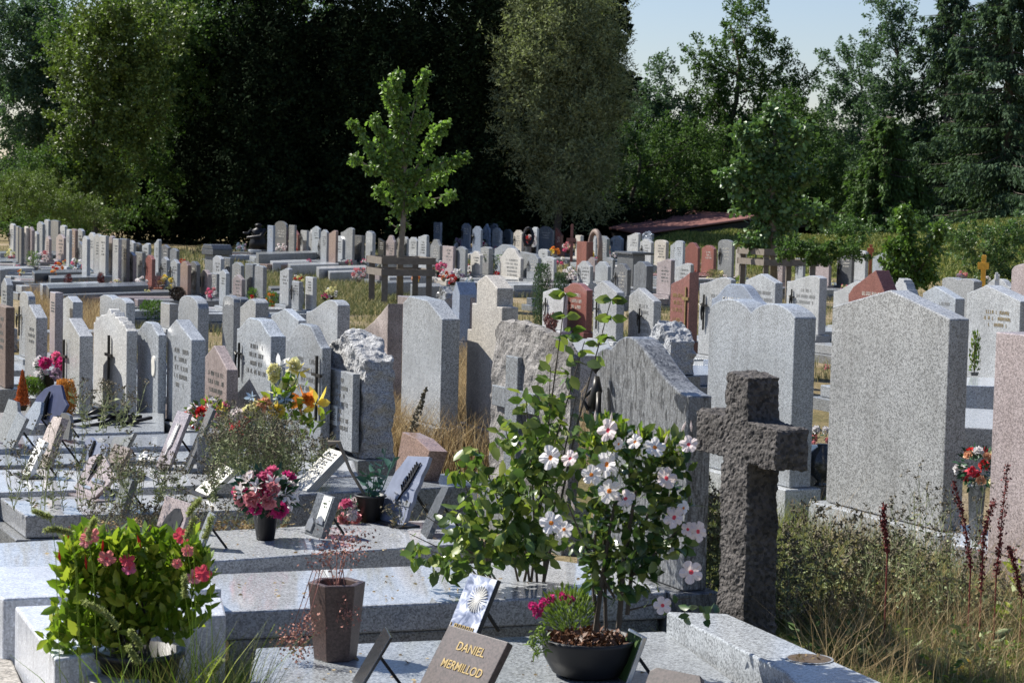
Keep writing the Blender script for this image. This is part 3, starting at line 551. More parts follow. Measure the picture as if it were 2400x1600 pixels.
# dark wood, several trees deep
dk = [(395, 88, 'first'), (520, 84, ''), (640, 80, ''), (760, 86, ''), (880, 80, ''), (1000, 84, ''), (1120, 80, ''), (1215, 86, '')]
dl = ['dark tree at the left end of the shaded wood, beside the yellowish tree', 'dark tree in the shade, second from the left end of the wood', 'dark tree left of the young maple, third along the shaded wood',
      'dark tree in the shade just left of the young maple', 'dark tree directly behind the young maple top', 'dark tree just right of the young maple in the shaded wood',
      'dark tree with sky glinting through its top, left of the olive willow', 'dark tree at the right end of the shaded wood, partly behind the willow']
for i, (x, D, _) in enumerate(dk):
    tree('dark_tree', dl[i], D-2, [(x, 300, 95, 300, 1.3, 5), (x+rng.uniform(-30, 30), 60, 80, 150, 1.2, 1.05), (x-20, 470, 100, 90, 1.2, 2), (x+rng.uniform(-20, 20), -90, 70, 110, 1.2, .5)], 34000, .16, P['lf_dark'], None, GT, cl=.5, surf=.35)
# the deeper wood behind them: one mass
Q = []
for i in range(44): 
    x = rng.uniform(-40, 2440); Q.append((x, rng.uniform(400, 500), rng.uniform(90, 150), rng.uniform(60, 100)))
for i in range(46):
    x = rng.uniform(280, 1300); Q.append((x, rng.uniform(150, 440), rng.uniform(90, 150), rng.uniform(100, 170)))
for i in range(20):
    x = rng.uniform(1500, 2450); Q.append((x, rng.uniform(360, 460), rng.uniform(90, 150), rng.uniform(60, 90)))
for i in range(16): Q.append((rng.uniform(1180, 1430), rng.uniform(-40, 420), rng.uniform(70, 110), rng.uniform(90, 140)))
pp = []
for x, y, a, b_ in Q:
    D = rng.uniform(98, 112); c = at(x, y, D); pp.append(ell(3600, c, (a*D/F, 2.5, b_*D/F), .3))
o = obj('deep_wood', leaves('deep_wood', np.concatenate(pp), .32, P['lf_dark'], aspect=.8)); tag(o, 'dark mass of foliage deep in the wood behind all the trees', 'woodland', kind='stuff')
tree('broadleaf_tree', 'airy grey green tree with open boughs at the upper left corner', 86, [(40, 130, 80, 90), (110, 90, 50, 80), (60, 260, 85, 80), (120, 220, 40, 70), (30, 370, 70, 60), (110, 330, 40, 50), (20, 40, 60, 40)], 46000, .13, P['leaf_blue'], .16, GT, cl=.4, root=95, surf=.6)
tree('broadleaf_tree', 'sunlit yellowish green tree between the airy tree and the dark wood', 74, [(215, 150, 70, 80), (190, 260, 55, 90), (180, 400, 50, 90), (260, 120, 80, 100), (330, 70, 90, 80), (250, 330, 60, 130), (230, 460, 60, 60), (320, 220, 60, 120)], 46000, .135, P['leaf_yel'], .12, GT, cl=.32, surf=.7, limbs=False)
tree('broadleaf_tree', 'tall green tree above and behind the yellowish one', 80, [(400, 60, 110, 90), (520, 40, 110, 80), (330, 20, 70, 50), (450, 170, 70, 100), (640, 20, 80, 50), (370, 260, 60, 110), (350, 430, 60, 80), (160, 60, 50, 60)], 44000, .13, P['leaf_oak'], None, GT, cl=.35, surf=.6)
tree('willow_tree', 'tall olive grey willow with fine upright sprays beside the open sky', 76, [(1290, 90, 110, 140), (1380, 110, 65, 110), (1250, 230, 70, 160), (1360, 280, 85, 150), (1430, 200, 34, 90), (1330, 430, 100, 90), (1300, -20, 90, 60)], 90000, .14, P['leaf_will'], .16, GT, cl=.42, aspect=.25, surf=.5, nper=30, spr=1.0)
tree('broadleaf_tree', 'small pointed tree in the dip of the skyline right of the willow', 88, [(1545, 205, 32, 62), (1510, 300, 40, 60), (1575, 290, 50, 70), (1540, 400, 80, 90)], 20000, .12, P['leaf_blue'], .12, GT, cl=.3, surf=.5)
tree('broadleaf_tree', 'tall ragged broadleaf tree rising against the sky right of centre', 88, [(1755, 60, 42, 80), (1705, 150, 45, 60), (1795, 140, 35, 60), (1650, 230, 50, 50), (1845, 160, 14, 45), (1740, 240, 70, 70), (1840, 260, 50, 60), (1880, 220, 25, 50), (1660, 340, 90, 80), (1780, 350, 70, 90), (1640, 130, 25, 40)], 34000, .125, P['leaf_oak'], .22, GT, cl=.28, surf=.55, root=1700, nper=40)
tree('pine_tree', 'bluish flat topped pine left of the big right hand spruce', 92, [(1955, 130, 32, 18), (2010, 135, 30, 22), (1950, 195, 30, 35), (2020, 220, 45, 50), (1975, 290, 70, 70), (1960, 400, 80, 80)], 20000, .12, P['leaf_blue'], .15, GT, cl=.25, surf=.5, root=1990)
tree('broadleaf_tree', 'tall bluish green tree top just left of the spruce', 88, [(2070, 45, 34, 50), (2120, 60, 22, 40), (2080, 150, 70, 90), (2100, 280, 80, 100), (2060, 400, 90, 90)], 26000, .12, P['leaf_blue'], .18, GT, cl=.28, surf=.5)
tree('broadleaf_tree', 'shaded broadleaf tree low behind the red roof, left of the slim ash', 84, [(1480, 450, 90, 60), (1600, 440, 90, 70), (1690, 430, 60, 70), (1500, 350, 80, 60), (1620, 330, 60, 60)], 24000, .11, P['leaf_oak'], .15, GT, cl=.3, surf=.5)
tree('broadleaf_tree', 'shaded broadleaf tree filling the gap behind the slim ash tree', 84, [(1800, 450, 80, 60), (1900, 400, 70, 100), (1850, 300, 60, 70), (1930, 480, 80, 50)], 24000, .11, P['leaf_oak'], .15, GT, cl=.3, surf=.5)
# spruces: tiers of drooping branches
def spruce(label, px, D, ytop, ybot, wpx, n, mat, side=0):
    b = Vector((at(px, 800, D).x, D, 0)); e = empty('spruce_tree', b); k = D/F; zt = at(px, ytop, D).z; zb = at(px, ybot, D).z; pts = []; ds = []; mb = MB()
    mb.tube([(0, 0, -.1), (0, 0, zt*.5), (0, 0, zt)], [.28, .17, .03], P['bark'], 8); nb = 130
    for i in range(nb):
        t = (i+.5)/nb; z = zt+(zb-zt)*t; L = wpx*k*(.12+.95*t**.8)*rng.uniform(.65, 1.12); a = rng.uniform(0, 2*math.pi); dx, dy = math.cos(a), math.sin(a)
        m = int(n/nb*(.4+1.2*t)); s = rng.random(m)**.7; P0 = np.stack([dx*L*s, dy*L*s, z-.28*L*s+.16*L*s*s], 1); drop = rng.random(m)**1.5*.5*(.4+s)*min(1, L)
        sp = rng.normal(size=(m, 1))*.22*(1.1-s[:, None])*L*.7; P0 += sp*np.array([-dy, dx, 0]); P0[:, 2] -= drop; pts.append(P0)
        ds.append(np.tile([dx*.5, dy*.5, -.7], (m, 1))+rng.normal(size=(m, 3))*.35)
        mb.tube([(0, 0, z), (dx*L*.5, dy*L*.5, z-.1*L), (dx*L*.95, dy*L*.95, z-.12*L)], [.035, .02, .006], P['bark'], 4)
    obj('crown', leaves('crown', np.concatenate(pts), .2, mat, np.concatenate(ds), aspect=.35), e); mb.build('trunk', e); tag(e, label, 'tree', GT)
spruce('tall dark spruce with drooping boughs at the upper right corner', 2340, 80, -120, 520, 260, 60000, P['leaf_conif'])
spruce('dark spruce right of centre skyline, left of the tall corner spruce', 2200, 86, -40, 500, 200, 36000, P['leaf_conif'])
spruce('lower olive green spruce standing before the tall corner spruces', 2060, 79, 270, 540, 135, 30000, P['leaf_oak'])
# sunlit undergrowth left and low shrubs
tree('shrub', 'sunlit yellow green thicket at the left edge behind the stones', 70, [(30, 470, 70, 35), (120, 480, 70, 40), (190, 500, 50, 30), (60, 440, 60, 30)], 26000, .07, P['leaf_yel'], None, cl=.18, aspect=.3, droop=-.7, surf=.7)
tree('shrub', 'mid green bush above the yellow green thicket at left', 74, [(80, 400, 60, 40), (150, 420, 50, 40)], 9000, .09, P['leaf_oak'], None, cl=.25)
tree('shrub', 'leafy bush on the bank right of the slim ash', 70, [(2010, 535, 40, 18), (1970, 540, 30, 14), (2120, 530, 35, 20), (2185, 530, 30, 16)], 7000, .07, P['leaf_ash'], None, cl=.12)
tree('shrub', 'dark green bushes along the bank at the right edge', 60, [(2300, 580, 50, 50), (2370, 600, 50, 55), (2250, 560, 40, 25), (2390, 540, 30, 30), (2330, 640, 40, 35)], 16000, .065, P['leaf_ash'], .03, cl=.14, surf=.6)
tree('shrub', 'low bush at the foot of the ash beside the right tree guard', 40, [(1860, 590, 25, 14), (1915, 592, 28, 22), (1990, 590, 25, 18)], 5000, .06, P['leaf_oak'], None, cl=.1)
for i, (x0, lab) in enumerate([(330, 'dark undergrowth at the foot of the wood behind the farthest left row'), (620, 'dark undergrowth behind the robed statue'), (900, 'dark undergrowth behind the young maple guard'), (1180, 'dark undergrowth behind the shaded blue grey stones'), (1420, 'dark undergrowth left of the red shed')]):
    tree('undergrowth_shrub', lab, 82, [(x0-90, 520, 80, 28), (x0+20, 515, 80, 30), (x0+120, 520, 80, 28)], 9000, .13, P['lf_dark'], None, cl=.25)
tree('undergrowth_shrub', 'green undergrowth closing the gap under the trees at the far left', 80, [(30, 520, 70, 26), (140, 520, 80, 26), (240, 525, 60, 24)], 8000, .1, P['leaf_oak'], None, cl=.25)
# grass bank
def bank():
    ctrl = [(1480, 556, 590), (1600, 546, 612), (1700, 545, 606), (1790, 548, 602), (1900, 560, 604), (2000, 552, 600), (2100, 556, 606), (2200, 540, 616), (2300, 522, 640), (2420, 505, 690)]
    rows = []; xs = np.linspace(1480, 2500, 70)
    D1_ = 53; yt = np.interp(xs, [c[0] for c in ctrl], [c[1] for c in ctrl]); V = []; m = 16
    for x, y in zip(xs, yt):
        D1 = 76; top = at(x, y, D1); Df = 62
        for j in range(m):
            t = j/(m-1); yy = Df+(D1-Df)*t*1.2; z = top.z*min(1, (3*t*t-2*t**3)*1.08) if t < .85 else top.z*1.0-.3*(t-.85)
            xx = top.x/D1*yy; z += .06*math.sin(xx*2.3+yy*1.1)*(0 if j == 0 else 1); V.append((xx, yy, z if j else -.1))
    Qd = [(i*m+j, (i+1)*m+j, (i+1)*m+j+1, i*m+j+1) for i in range(len(xs)-1) for j in range(m-1)]
    mt, t, b = new_mat('bank_grass', .9, .1); tc = t.nodes.new('ShaderNodeTexCoord'); n1 = N(t, 'ShaderNodeTexNoise', Scale=.9, Detail=8.0, Roughness=.7); t.links.new(tc.outputs['Object'], n1.inputs['Vector'])
    t.links.new(ramp(t, n1.outputs['Fac'], [(.35, (.08, .085, .02)), (.5, (.13, .16, .03)), (.65, (.21, .20, .05))]), b.inputs['Base Color'])
    o = obj('grass_bank', grid_mesh('grass_bank', V, Qd, mt)); tag(o, kind='structure')
    V = np.array(V).reshape(len(xs), m, 3); pt = []
    for _ in range(60000):
        i = rng.integers(0, len(xs)-1); j = rng.integers(1, m-1); a, b2 = rng.random(2); pt.append(V[i, j]*(1-a)*(1-b2)+V[i+1, j]*a*(1-b2)+V[i, j+1]*(1-a)*b2+V[i+1, j+1]*a*b2)
    tag(obj('bank_grass', blades('bank_grass', pt, .14, .05, P['lawn'], .5)), 'short green grass covering the bank at the right', 'grass', kind='stuff')
bank()
# red roof of the low shed
def roof():
    A_, B_, C_, E_ = at(1426, 536, 80), at(1500, 549, 74), at(1790, 508, 78), at(1560, 489, 88)
    o0 = Vector((B_.x, B_.y, 0)); nu, nv = 60, 10; V = []
    e = empty('shed', o0)
    for i in range(nu+1):
        for j in range(nv+1):
            u, v = j/nv, i/nu; p = (A_*(1-v)+B_*v)*(1-u)+(E_*(1-v)+C_*v)*u; V.append(p-o0+Vector((0, 0, .05 if i % 2 else 0)))
    Qd = [(i*(nv+1)+j, (i+1)*(nv+1)+j, (i+1)*(nv+1)+j+1, i*(nv+1)+j+1) for i in range(nu) for j in range(nv)]
    r_ = obj('roof', grid_mesh('roof', V, Qd, P['roofred']), e); so = r_.modifiers.new('s', 'SOLIDIFY'); so.thickness = .04
    mb = MB()
    a, b, c, d = [p-o0 for p in (A_, B_, C_, E_)]
    inn = lambda p: p+((a+b+c+d)/4-p)*.05
    q = [inn(p) for p in (a, b, c, d)]; vs = [(p.x, p.y, 0) for p in q]+[(p.x, p.y, p.z-.10) for p in q]
    mb.add(vs, [(0, 1, 5, 4), (1, 2, 6, 5), (2, 3, 7, 6), (3, 0, 4, 7)], P['shed']); mb.build('wall', e)
    tag(e, 'low shed with a red corrugated roof behind the grass bank', 'shed')
roof()
# ---------------------------------------------------------------- trees inside the cemetery, with their wooden guards
def guard(x0, x1, ytop, ybot, D, label, ymid=None):
    k = D/F; zt = at(x0, ytop, D).z; ctr = at((x0+x1)/2, ybot, D); half = (x1-x0)*k/2; b = Vector((ctr.x, D, 0)); a0 = R(20)
    e = empty('tree_guard', b); c = []
    s = half/(math.cos(a0)+math.sin(a0))*1.0
    pts = [Vector((math.cos(a0+q*math.pi/2+math.pi/4), math.sin(a0+q*math.pi/2+math.pi/4), 0))*s*1.41 for q in range(4)]
    for p in pts: mb = MB(); mb.bar(p, p+Vector((0, 0, zt-.02)), .11, .11, P['wood']); mb.build('post', e)
    for q in range(4):
        for zz in (zt-.08, zt-.30):
            p, q2 = pts[q], pts[(q+1) % 4]; dd = (q2-p).normalized(); out = Vector((dd.y, -dd.x, 0))*.075; mb = MB(); mb.bar(p+out-dd*.1+Vector((0, 0, zz)), q2+out+dd*.1+Vector((0, 0, zz)), .035, .13, P['wood'])
            mb.build('rail', e)
    tag(e, label, 'tree guard', 'wooden guards around young trees'); return b
gb = guard(868, 1006, 598, 712, 41, 'weathered wooden post and rail guard round the young maple')
guard(1742, 1898, 579, 690, 46, 'weathered wooden guard round the right hand young tree, left rails sunlit')
def youngtree(label, px, D, trunk_px, shoots, ls, mat, n, kind='young_tree', dens=1.0, sig=.085, droop=.9, ybase=700, rsc=1.0):
    """shoots: list of pixel polylines with radius px; leaves hang along them"""
    b = Vector((at(px, 800, D).x, D, 0)); e = empty(kind, b); k = D/F; mb = MB(); pts = []; ds = []; tw = 0
    tp = [at(x, y, D)-b for x, y, r in trunk_px]; tp[0].z = -.05; mb.tube(tp, [r*k for x, y, r in trunk_px], P['barkg'], 8)
    tot = sum((Vector(s[-1][:2])-Vector(s[0][:2])).length*s[0][2] for s in shoots)
    for s in shoots:
        dz = rng.uniform(-.5, .5)*(abs(s[-1][0]-px)+30)*k
        pl = [at(x, y, D)-b+Vector((0, dz*(i/(len(s)-1)), 0)) for i, (x, y, r) in enumerate(s)]
        L = (Vector(s[-1][:2])-Vector(s[0][:2])).length*s[0][2]; m = int(n*L/tot)
        mb.tube(pl, [.022*(1-.75*i/(len(pl)-1)) for i in range(len(pl))], P['barkg'], 5)
        t = rng.random(m)*(len(pl)-1); i0 = t.astype(int); f = (t-i0)[:, None]; pa = np.array(pl); rr = np.array([q[2] for q in s])*k*rsc
        c = pa[i0]*(1-f)+pa[i0+1]*f; rad = (rr[i0]*(1-f[:, 0])+rr[i0+1]*f[:, 0])[:, None]
        # leaf bunches so that gaps show between them
        nb = max(4, m//14); bc = rng.integers(0, m, nb); off = ell(nb, (0, 0, 0), (1, 1, 1), .6)*rad[bc]; sel = rng.integers(0, nb, m)
        q = c[bc][sel]+off[sel]+rng.normal(size=(m, 3))*sig; pts.append(q); ds.append((q-c[bc][sel])*2+rng.normal(size=(m, 3))*.35+np.array([0, 0, -.1]))
    obj('crown', leaves('crown', np.concatenate(pts), ls, mat, np.concatenate(ds), aspect=.72, droop=droop*.3, two=True), e); mb.build('trunk', e, smooth=True); tag(e, label, 'tree'); return e
S = []
S += [[(945, 480, 30), (942, 380, 38), (938, 300, 32), (925, 200, 12), (933, 172, 8)], [(950, 430, 26), (955, 330, 26), (970, 260, 20), (990, 200, 14), (1000, 168, 8)],
      [(938, 470, 26), (900, 400, 20), (870, 350, 18), (835, 300, 14), (820, 282, 8)], [(940, 430, 30), (905, 360, 26), (890, 300, 20), (880, 275, 10)], [(930, 430, 18), (880, 400, 16), (840, 375, 16), (828, 370, 10)],
      [(955, 460, 28), (1000, 400, 28), (1040, 380, 20), (1080, 375, 14), (1092, 368, 8)], [(955, 430, 26), (1000, 350, 26), (1030, 305, 18), (1045, 285, 10)], [(955, 480, 26), (1000, 470, 26), (1045, 460, 14), (1058, 455, 8)],
      [(940, 300, 24), (915, 250, 18), (905, 200, 12)], [(945, 500, 22), (905, 470, 24), (885, 440, 16)], [(960, 350, 24), (985, 290, 22), (1000, 265, 12)], [(955, 400, 30), (990, 430, 30), (1030, 420, 22), (1050, 395, 12)],
      [(945, 360, 26), (930, 320, 26), (950, 250, 20), (945, 220, 12)], [(940, 540, 4), (925, 530, 10), (912, 520, 12)], [(950, 520, 5), (958, 525, 8), (965, 528, 5)]]
youngtree('young maple with upright shoots standing inside the wooden guard', 940, 41, [(937, 712, 9), (938, 600, 8), (945, 520, 7), (950, 430, 5), (945, 330, 3), (940, 250, 1.5)], S, .078, P['leaf_maple'], 7800, rsc=.46, sig=.04)
S = [[(1815, 560, 45), (1800, 450, 60), (1810, 350, 50), (1815, 280, 32), (1818, 258, 18)], [(1810, 500, 40), (1760, 450, 40), (1720, 420, 24), (1712, 410, 12)], [(1820, 520, 40), (1880, 500, 44), (1930, 500, 30), (1948, 505, 14)],
     [(1810, 400, 30), (1760, 330, 26), (1730, 300, 14)], [(1820, 400, 34), (1860, 330, 30), (1880, 300, 16)], [(1810, 560, 30), (1770, 550, 34), (1745, 560, 18)], [(1820, 450, 36), (1880, 420, 34), (1900, 400, 18)], [(1800, 430, 30), (1740, 390, 20), (1722, 385, 10)],
     [(1815, 300, 26), (1790, 290, 22), (1765, 310, 12)], [(1790, 520, 20), (1740, 470, 22), (1725, 500, 12)]]
youngtree('slim glossy ash with drooping leaves rising from the right wooden guard', 1815, 46, [(1815, 690, 10), (1812, 560, 9), (1810, 430, 7), (1815, 300, 3)], S, .115, P['leaf_ash'], 6200, sig=.08, rsc=.7)
S = [[(2140, 650, 40), (2135, 600, 36), (2125, 550, 20), (2122, 500, 10), (2120, 490, 6)], [(2130, 640, 30), (2100, 600, 30), (2090, 570, 16)], [(2150, 640, 34), (2175, 600, 28), (2190, 550, 10), (2197, 535, 5)],
     [(2140, 660, 30), (2110, 640, 24), (2080, 610, 14)], [(2150, 660, 26), (2180, 640, 22)], [(2120, 680, 30), (2110, 660, 20)], [(2125, 620, 34), (2120, 570, 22)]]
youngtree('small bright green bushy tree left of the yellow wooden cross', 2140, 38, [(2150, 760, 5), (2145, 650, 4), (2135, 560, 2)], S, .07, P['leaf_bush'], 6000, kind='young_tree', sig=.05, rsc=.75)
# ---------------------------------------------------------------- grass and weeds on the ground
def scatter_px(n, x0, x1, y0, y1):
    out = []
    for _ in range(n): out.append(onz(rng.uniform(x0, x1), rng.uniform(y0, y1), 0))
    return np.array([tuple(v) for v in out])
def inside_stone(Pa):
    keep = np.ones(len(Pa), bool)
    for s in STONES:
        Pm, W, T, r, bk = s[6], s[7], s[8], s[11], s[12]; o = np.array(Pm-r*W); q = Pa-o; a = q[:, 0]*r.x+q[:, 1]*r.y; b = q[:, 0]*bk.x+q[:, 1]*bk.y
        keep &= ~((a > -.05) & (a < W+.05) & (b > -1.95 if any(c.name.startswith('slab') for c in s[4].children) else b > -.06) & (b < T+.05))
    return Pa[keep]
def grassfield(name, label, n, box, h, wd, mat, lean=.4, clump=0.0):
    p = scatter_px(n, *box)
    if clump: c = scatter_px(max(3, int(n/60)), *box); p = c[rng.integers(0, len(c), n)]+rng.normal(size=(n, 3))*np.array([clump, clump, 0])
    p = inside_stone(p); tag(obj(name, blades(name, p, h, wd, mat, lean)), label, 'grass', kind='stuff')
grassfield('grass', 'dry straw coloured grass between the nearer stones', 22000, (800, 1250, 880, 1100), .52, .008, P['dry'], .6, .25)
grassfield('grass', 'parched brown and green grass on the path left of the maple', 26000, (560, 960, 590, 740), .15, .02, P['dryg'], .5)
grassfield('grass', 'straw grass between the stones at the left edge', 9000, (60, 260, 690, 900), .35, .012, P['dry'], .5)
grassfield('grass', 'patchy dry grass between the middle rows of graves', 30000, (250, 2400, 640, 900), .16, .012, P['dryg'], .5, .25)
grassfield('grass', 'rough sunlit grass between the farthest graves', 26000, (0, 2400, 585, 650), .22, .03, P['dryg'], .5, .5)
grassfield('grass', 'tall tangled summer grass filling the lower right corner', 12000, (1650, 2500, 1330, 1760), .30, .006, P['dryg'], 1.6, .12)
grassfield('grass', 'low green grass under the dry stalks at lower right', 42000, (1650, 2500, 1330, 1760), .24, .007, P['lawn'], 1.1, .3)
grassfield('grass', 'dry straw seed grass standing in the lower right corner', 2600, (1900, 2500, 1300, 1700), .5, .005, P['dry'], .6)
grassfield('grass', 'thin green grass behind the stone cross and curb', 8000, (1560, 2200, 1180, 1480), .3, .008, P['lawn'], .6)
# ---------------------------------------------------------------- slabs and curbs of the nearer graves
def slab(name, label, cat, px, zt, zb, mat, bevel=.01, plinth=None, rough=False, group=None):
    pts = [onz(x, y, zt) for x, y in px]; o = pts[0].copy(); o.z = 0; e = empty(name, o)
    c = sum(pts, Vector())/len(pts); mb = MB(); mb.sheetprism([((p-o).x, (p-o).y) for p in pts], zb, zt, mat); mb.build('top_slab', e, bevel=bevel)
    if plinth:
        g, z0 = plinth; mb = MB(); q = [p+(p-c).normalized()*g for p in pts]; mb.sheetprism([((p-o).x, (p-o).y) for p in q], z0, zb-.003, G['mg']); mb.build('base_course', e, bevel=.008)
    tag(e, label, cat, group, 'thing'); return e
GS = 'grave slabs lying before the headstones'
slab('grave_slab', 'polished grey slab carrying the pink bouquet and the small portrait plaque', 'grave slab', [(-260, 1358), (500, 1313), (1085, 1272), (1068, 1214), (500, 1243), (-260, 1286)], .33, .20, G['gs'], plinth=(.03, -.05), group=GS)
slab('grave_slab', 'pinkish polished slab right of the red flowering pot, behind the hexagonal vase', 'grave slab', [(520, 1433), (1562, 1387), (1600, 1352), (1300, 1311), (470, 1346)], .32, .19, G['gs'], plinth=(-.04, -.05), group=GS)
slab('grave_slab', 'nearest pale grey slab under the black bowl and the brown vase', 'grave slab', [(560, 1700), (1850, 1690), (1560, 1478), (1240, 1489), (600, 1517)], .30, .14, G['lg'], plinth=(-.02, -.05), group=GS)
slab('grave_slab', 'grey slab with a rough hewn foot end at the left', 'grave slab', [(60, 1208), (357, 1202), (905, 1180), (880, 1140), (513, 1156), (0, 1165)], .30, .17, G['gs'], plinth=(.06, .03), group=GS)
slab('grave_slab', 'grey slab behind the green shrub and the slate plaque with wheat ears', 'grave slab', [(640, 1160), (1105, 1137), (1120, 1105), (700, 1124)], .42, .05, G['gd'], group=GS)
slab('grave_slab', 'pale polished slab under the cluster of leaning plaques at left', 'grave slab', [(-120, 1157), (150, 1148), (420, 1138), (840, 1112), (830, 1078), (420, 1088), (-120, 1104)], .33, .25, G['gs'], plinth=(-.02, -.05), group=GS)
slab('grave_slab', 'grey slab with white pebbles behind the tall pink plaque', 'grave slab', [(-120, 1092), (500, 1078), (640, 1070), (640, 1048), (-120, 1064)], .30, .05, G['lg'], group=GS)
slab('grave_slab', 'light slab below the fallen crosses', 'grave slab', [(-60, 1052), (380, 1045), (560, 1038), (560, 1012), (-60, 1022)], .34, .08, G['gs'], group=GS)
slab('grave_slab', 'pale slab on which the fallen iron crosses rest', 'grave slab', [(150, 1016), (385, 1010), (385, 966), (140, 975)], .36, .10, G['lg'], plinth=(.03, .05), group=GS)
slab('grave_slab', 'slab at the left edge beneath the orange dwarf conifers', 'grave slab', [(-60, 1000), (150, 992), (150, 962), (-60, 968)], .36, .1, G['gs'], group=GS)
slab('tomb_foot', 'white marble topped foot block of a tomb at the left edge', 'tomb', [(8, 1402), (520, 1378), (430, 1318), (-120, 1330)], .44, -.05, G['mb'])
slab('tomb_foot', 'low curb of pale speckled stone at the bottom left corner', 'curb', [(172, 1548), (300, 1540), (380, 1620), (260, 1660)], .34, -.05, G['co'])
slab('planter_curb', 'polished marble planter curb left of the red flowers', 'curb', [(128, 1543), (35, 1420), (175, 1414), (260, 1525)], .42, -.05, G['mb'])
slab('planter_curb', 'marble planter curb behind the pot of red flowers', 'curb', [(178, 1458), (176, 1414), (520, 1398), (530, 1440)], .415, -.05, G['mb'])
slab('rough_curb', 'crumbling brown concrete edge in the lower left corner', 'curb', [(-90, 1490), (0, 1478), (70, 1640), (-60, 1660)], .18, -.1, G['co'])
e = slab('granite_curb', 'pale granite curb with a round planting hole beside the cross', 'curb', [(1562, 1432), (1838, 1572), (1862, 1600), (2085, 1606), (1705, 1437)], .40, -.05, G['lg'], bevel=.008)
c = onz(1897, 1543, .402); mb = MB(); mb.lathe([(.094, .0), (.095, .002), (.087, .002), (.086, -.0)], G['lw'], 24, cap=False); mb.build('hole_rim', e, loc=c-e.location)
mb = MB(); mb.lathe([(.001, .002), (.086, .002)], P['soil'], 24, cap=False); mb.build('planting_hole', e, loc=c-e.location)
obj('dead_leaves', leaves('dead_leaves', np.array([tuple(Vector(c-e.location)+Vector((random.uniform(-.06, .06), random.uniform(-.06, .06), .002))) for _ in range(34)]), .02, P['dry']), e)
for px, zt, zb, m, lab in [
 ([(1885, 1058), (1950, 1060), (1950, 1042), (1885, 1040)], .5, .1, 'gd', 'dark polished slab behind the big grey headstone at right'),
 ([(1885, 1120), (1950, 1124), (1950, 1100), (1885, 1097)], .3, -.05, 'gs', 'grey slab under the dark globe vase'),
 ([(2255, 902), (2345, 905), (2345, 885), (2255, 883)], .55, .3, 'gs', 'narrow polished slab between the big grey and the pink headstones'),
 ([(2250, 1000), (2345, 1005), (2345, 960), (2250, 955)], .42, .0, 'lg', 'light slab behind the rose bouquet at right'),
 ([(2230, 1275), (2340, 1290), (2340, 1235), (2230, 1225)], .28, -.05, 'gs', 'slab under the rose bouquet between two big headstones'),
 ([(1345, 830), (1440, 835), (1425, 795), (1330, 792)], .62, .0, 'lg', 'light stone planter block behind the green shrub top')]:
    slab('grave_slab', lab, 'grave slab', px, zt, zb, G[m], group=GS)
# ---------------------------------------------------------------- rough stone cross
def stone_cross():
    r, bk = axes(TH); D = 9.25; Pm = Vector((at(1822, 1000, D).x, D, 0)); W, T = .71, .165; o = Pm-r*W; e = empty('stone_cross', o, TH-R(90)); zb, zt, zz = 1.03, 1.215, 1.41
    a, b = W*.335, W*.66; mb = MB(); mb.prism([(a-.015, -.1), (b+.02, -.1), (b, zb), (W, zb-.01), (W, zt-.01), (b-.01, zt), (b-.02, zz), (a+.015, zz+.01), (a, zt), (0, zt+.01), (0, zb), (a, zb)], 0, T, G['cr'])
    st = mb.build('cross', e); st.name = 'cross_shaft'; rm = st.modifiers.new('r', 'REMESH'); rm.mode = 'VOXEL'; rm.voxel_size = .0095
    for nm, sc, k in (('big', .12, .026), ('fine', .02, .02)):
        tx = bpy.data.textures.new(nm, 'CLOUDS'); tx.noise_scale = sc; tx.noise_depth = 3; dm = st.modifiers.new(nm, 'DISPLACE'); dm.texture = tx; dm.strength = k; dm.texture_coords = 'LOCAL'
    tag(e, 'dark rough weathered stone cross standing in tall weeds', 'cross')
stone_cross()
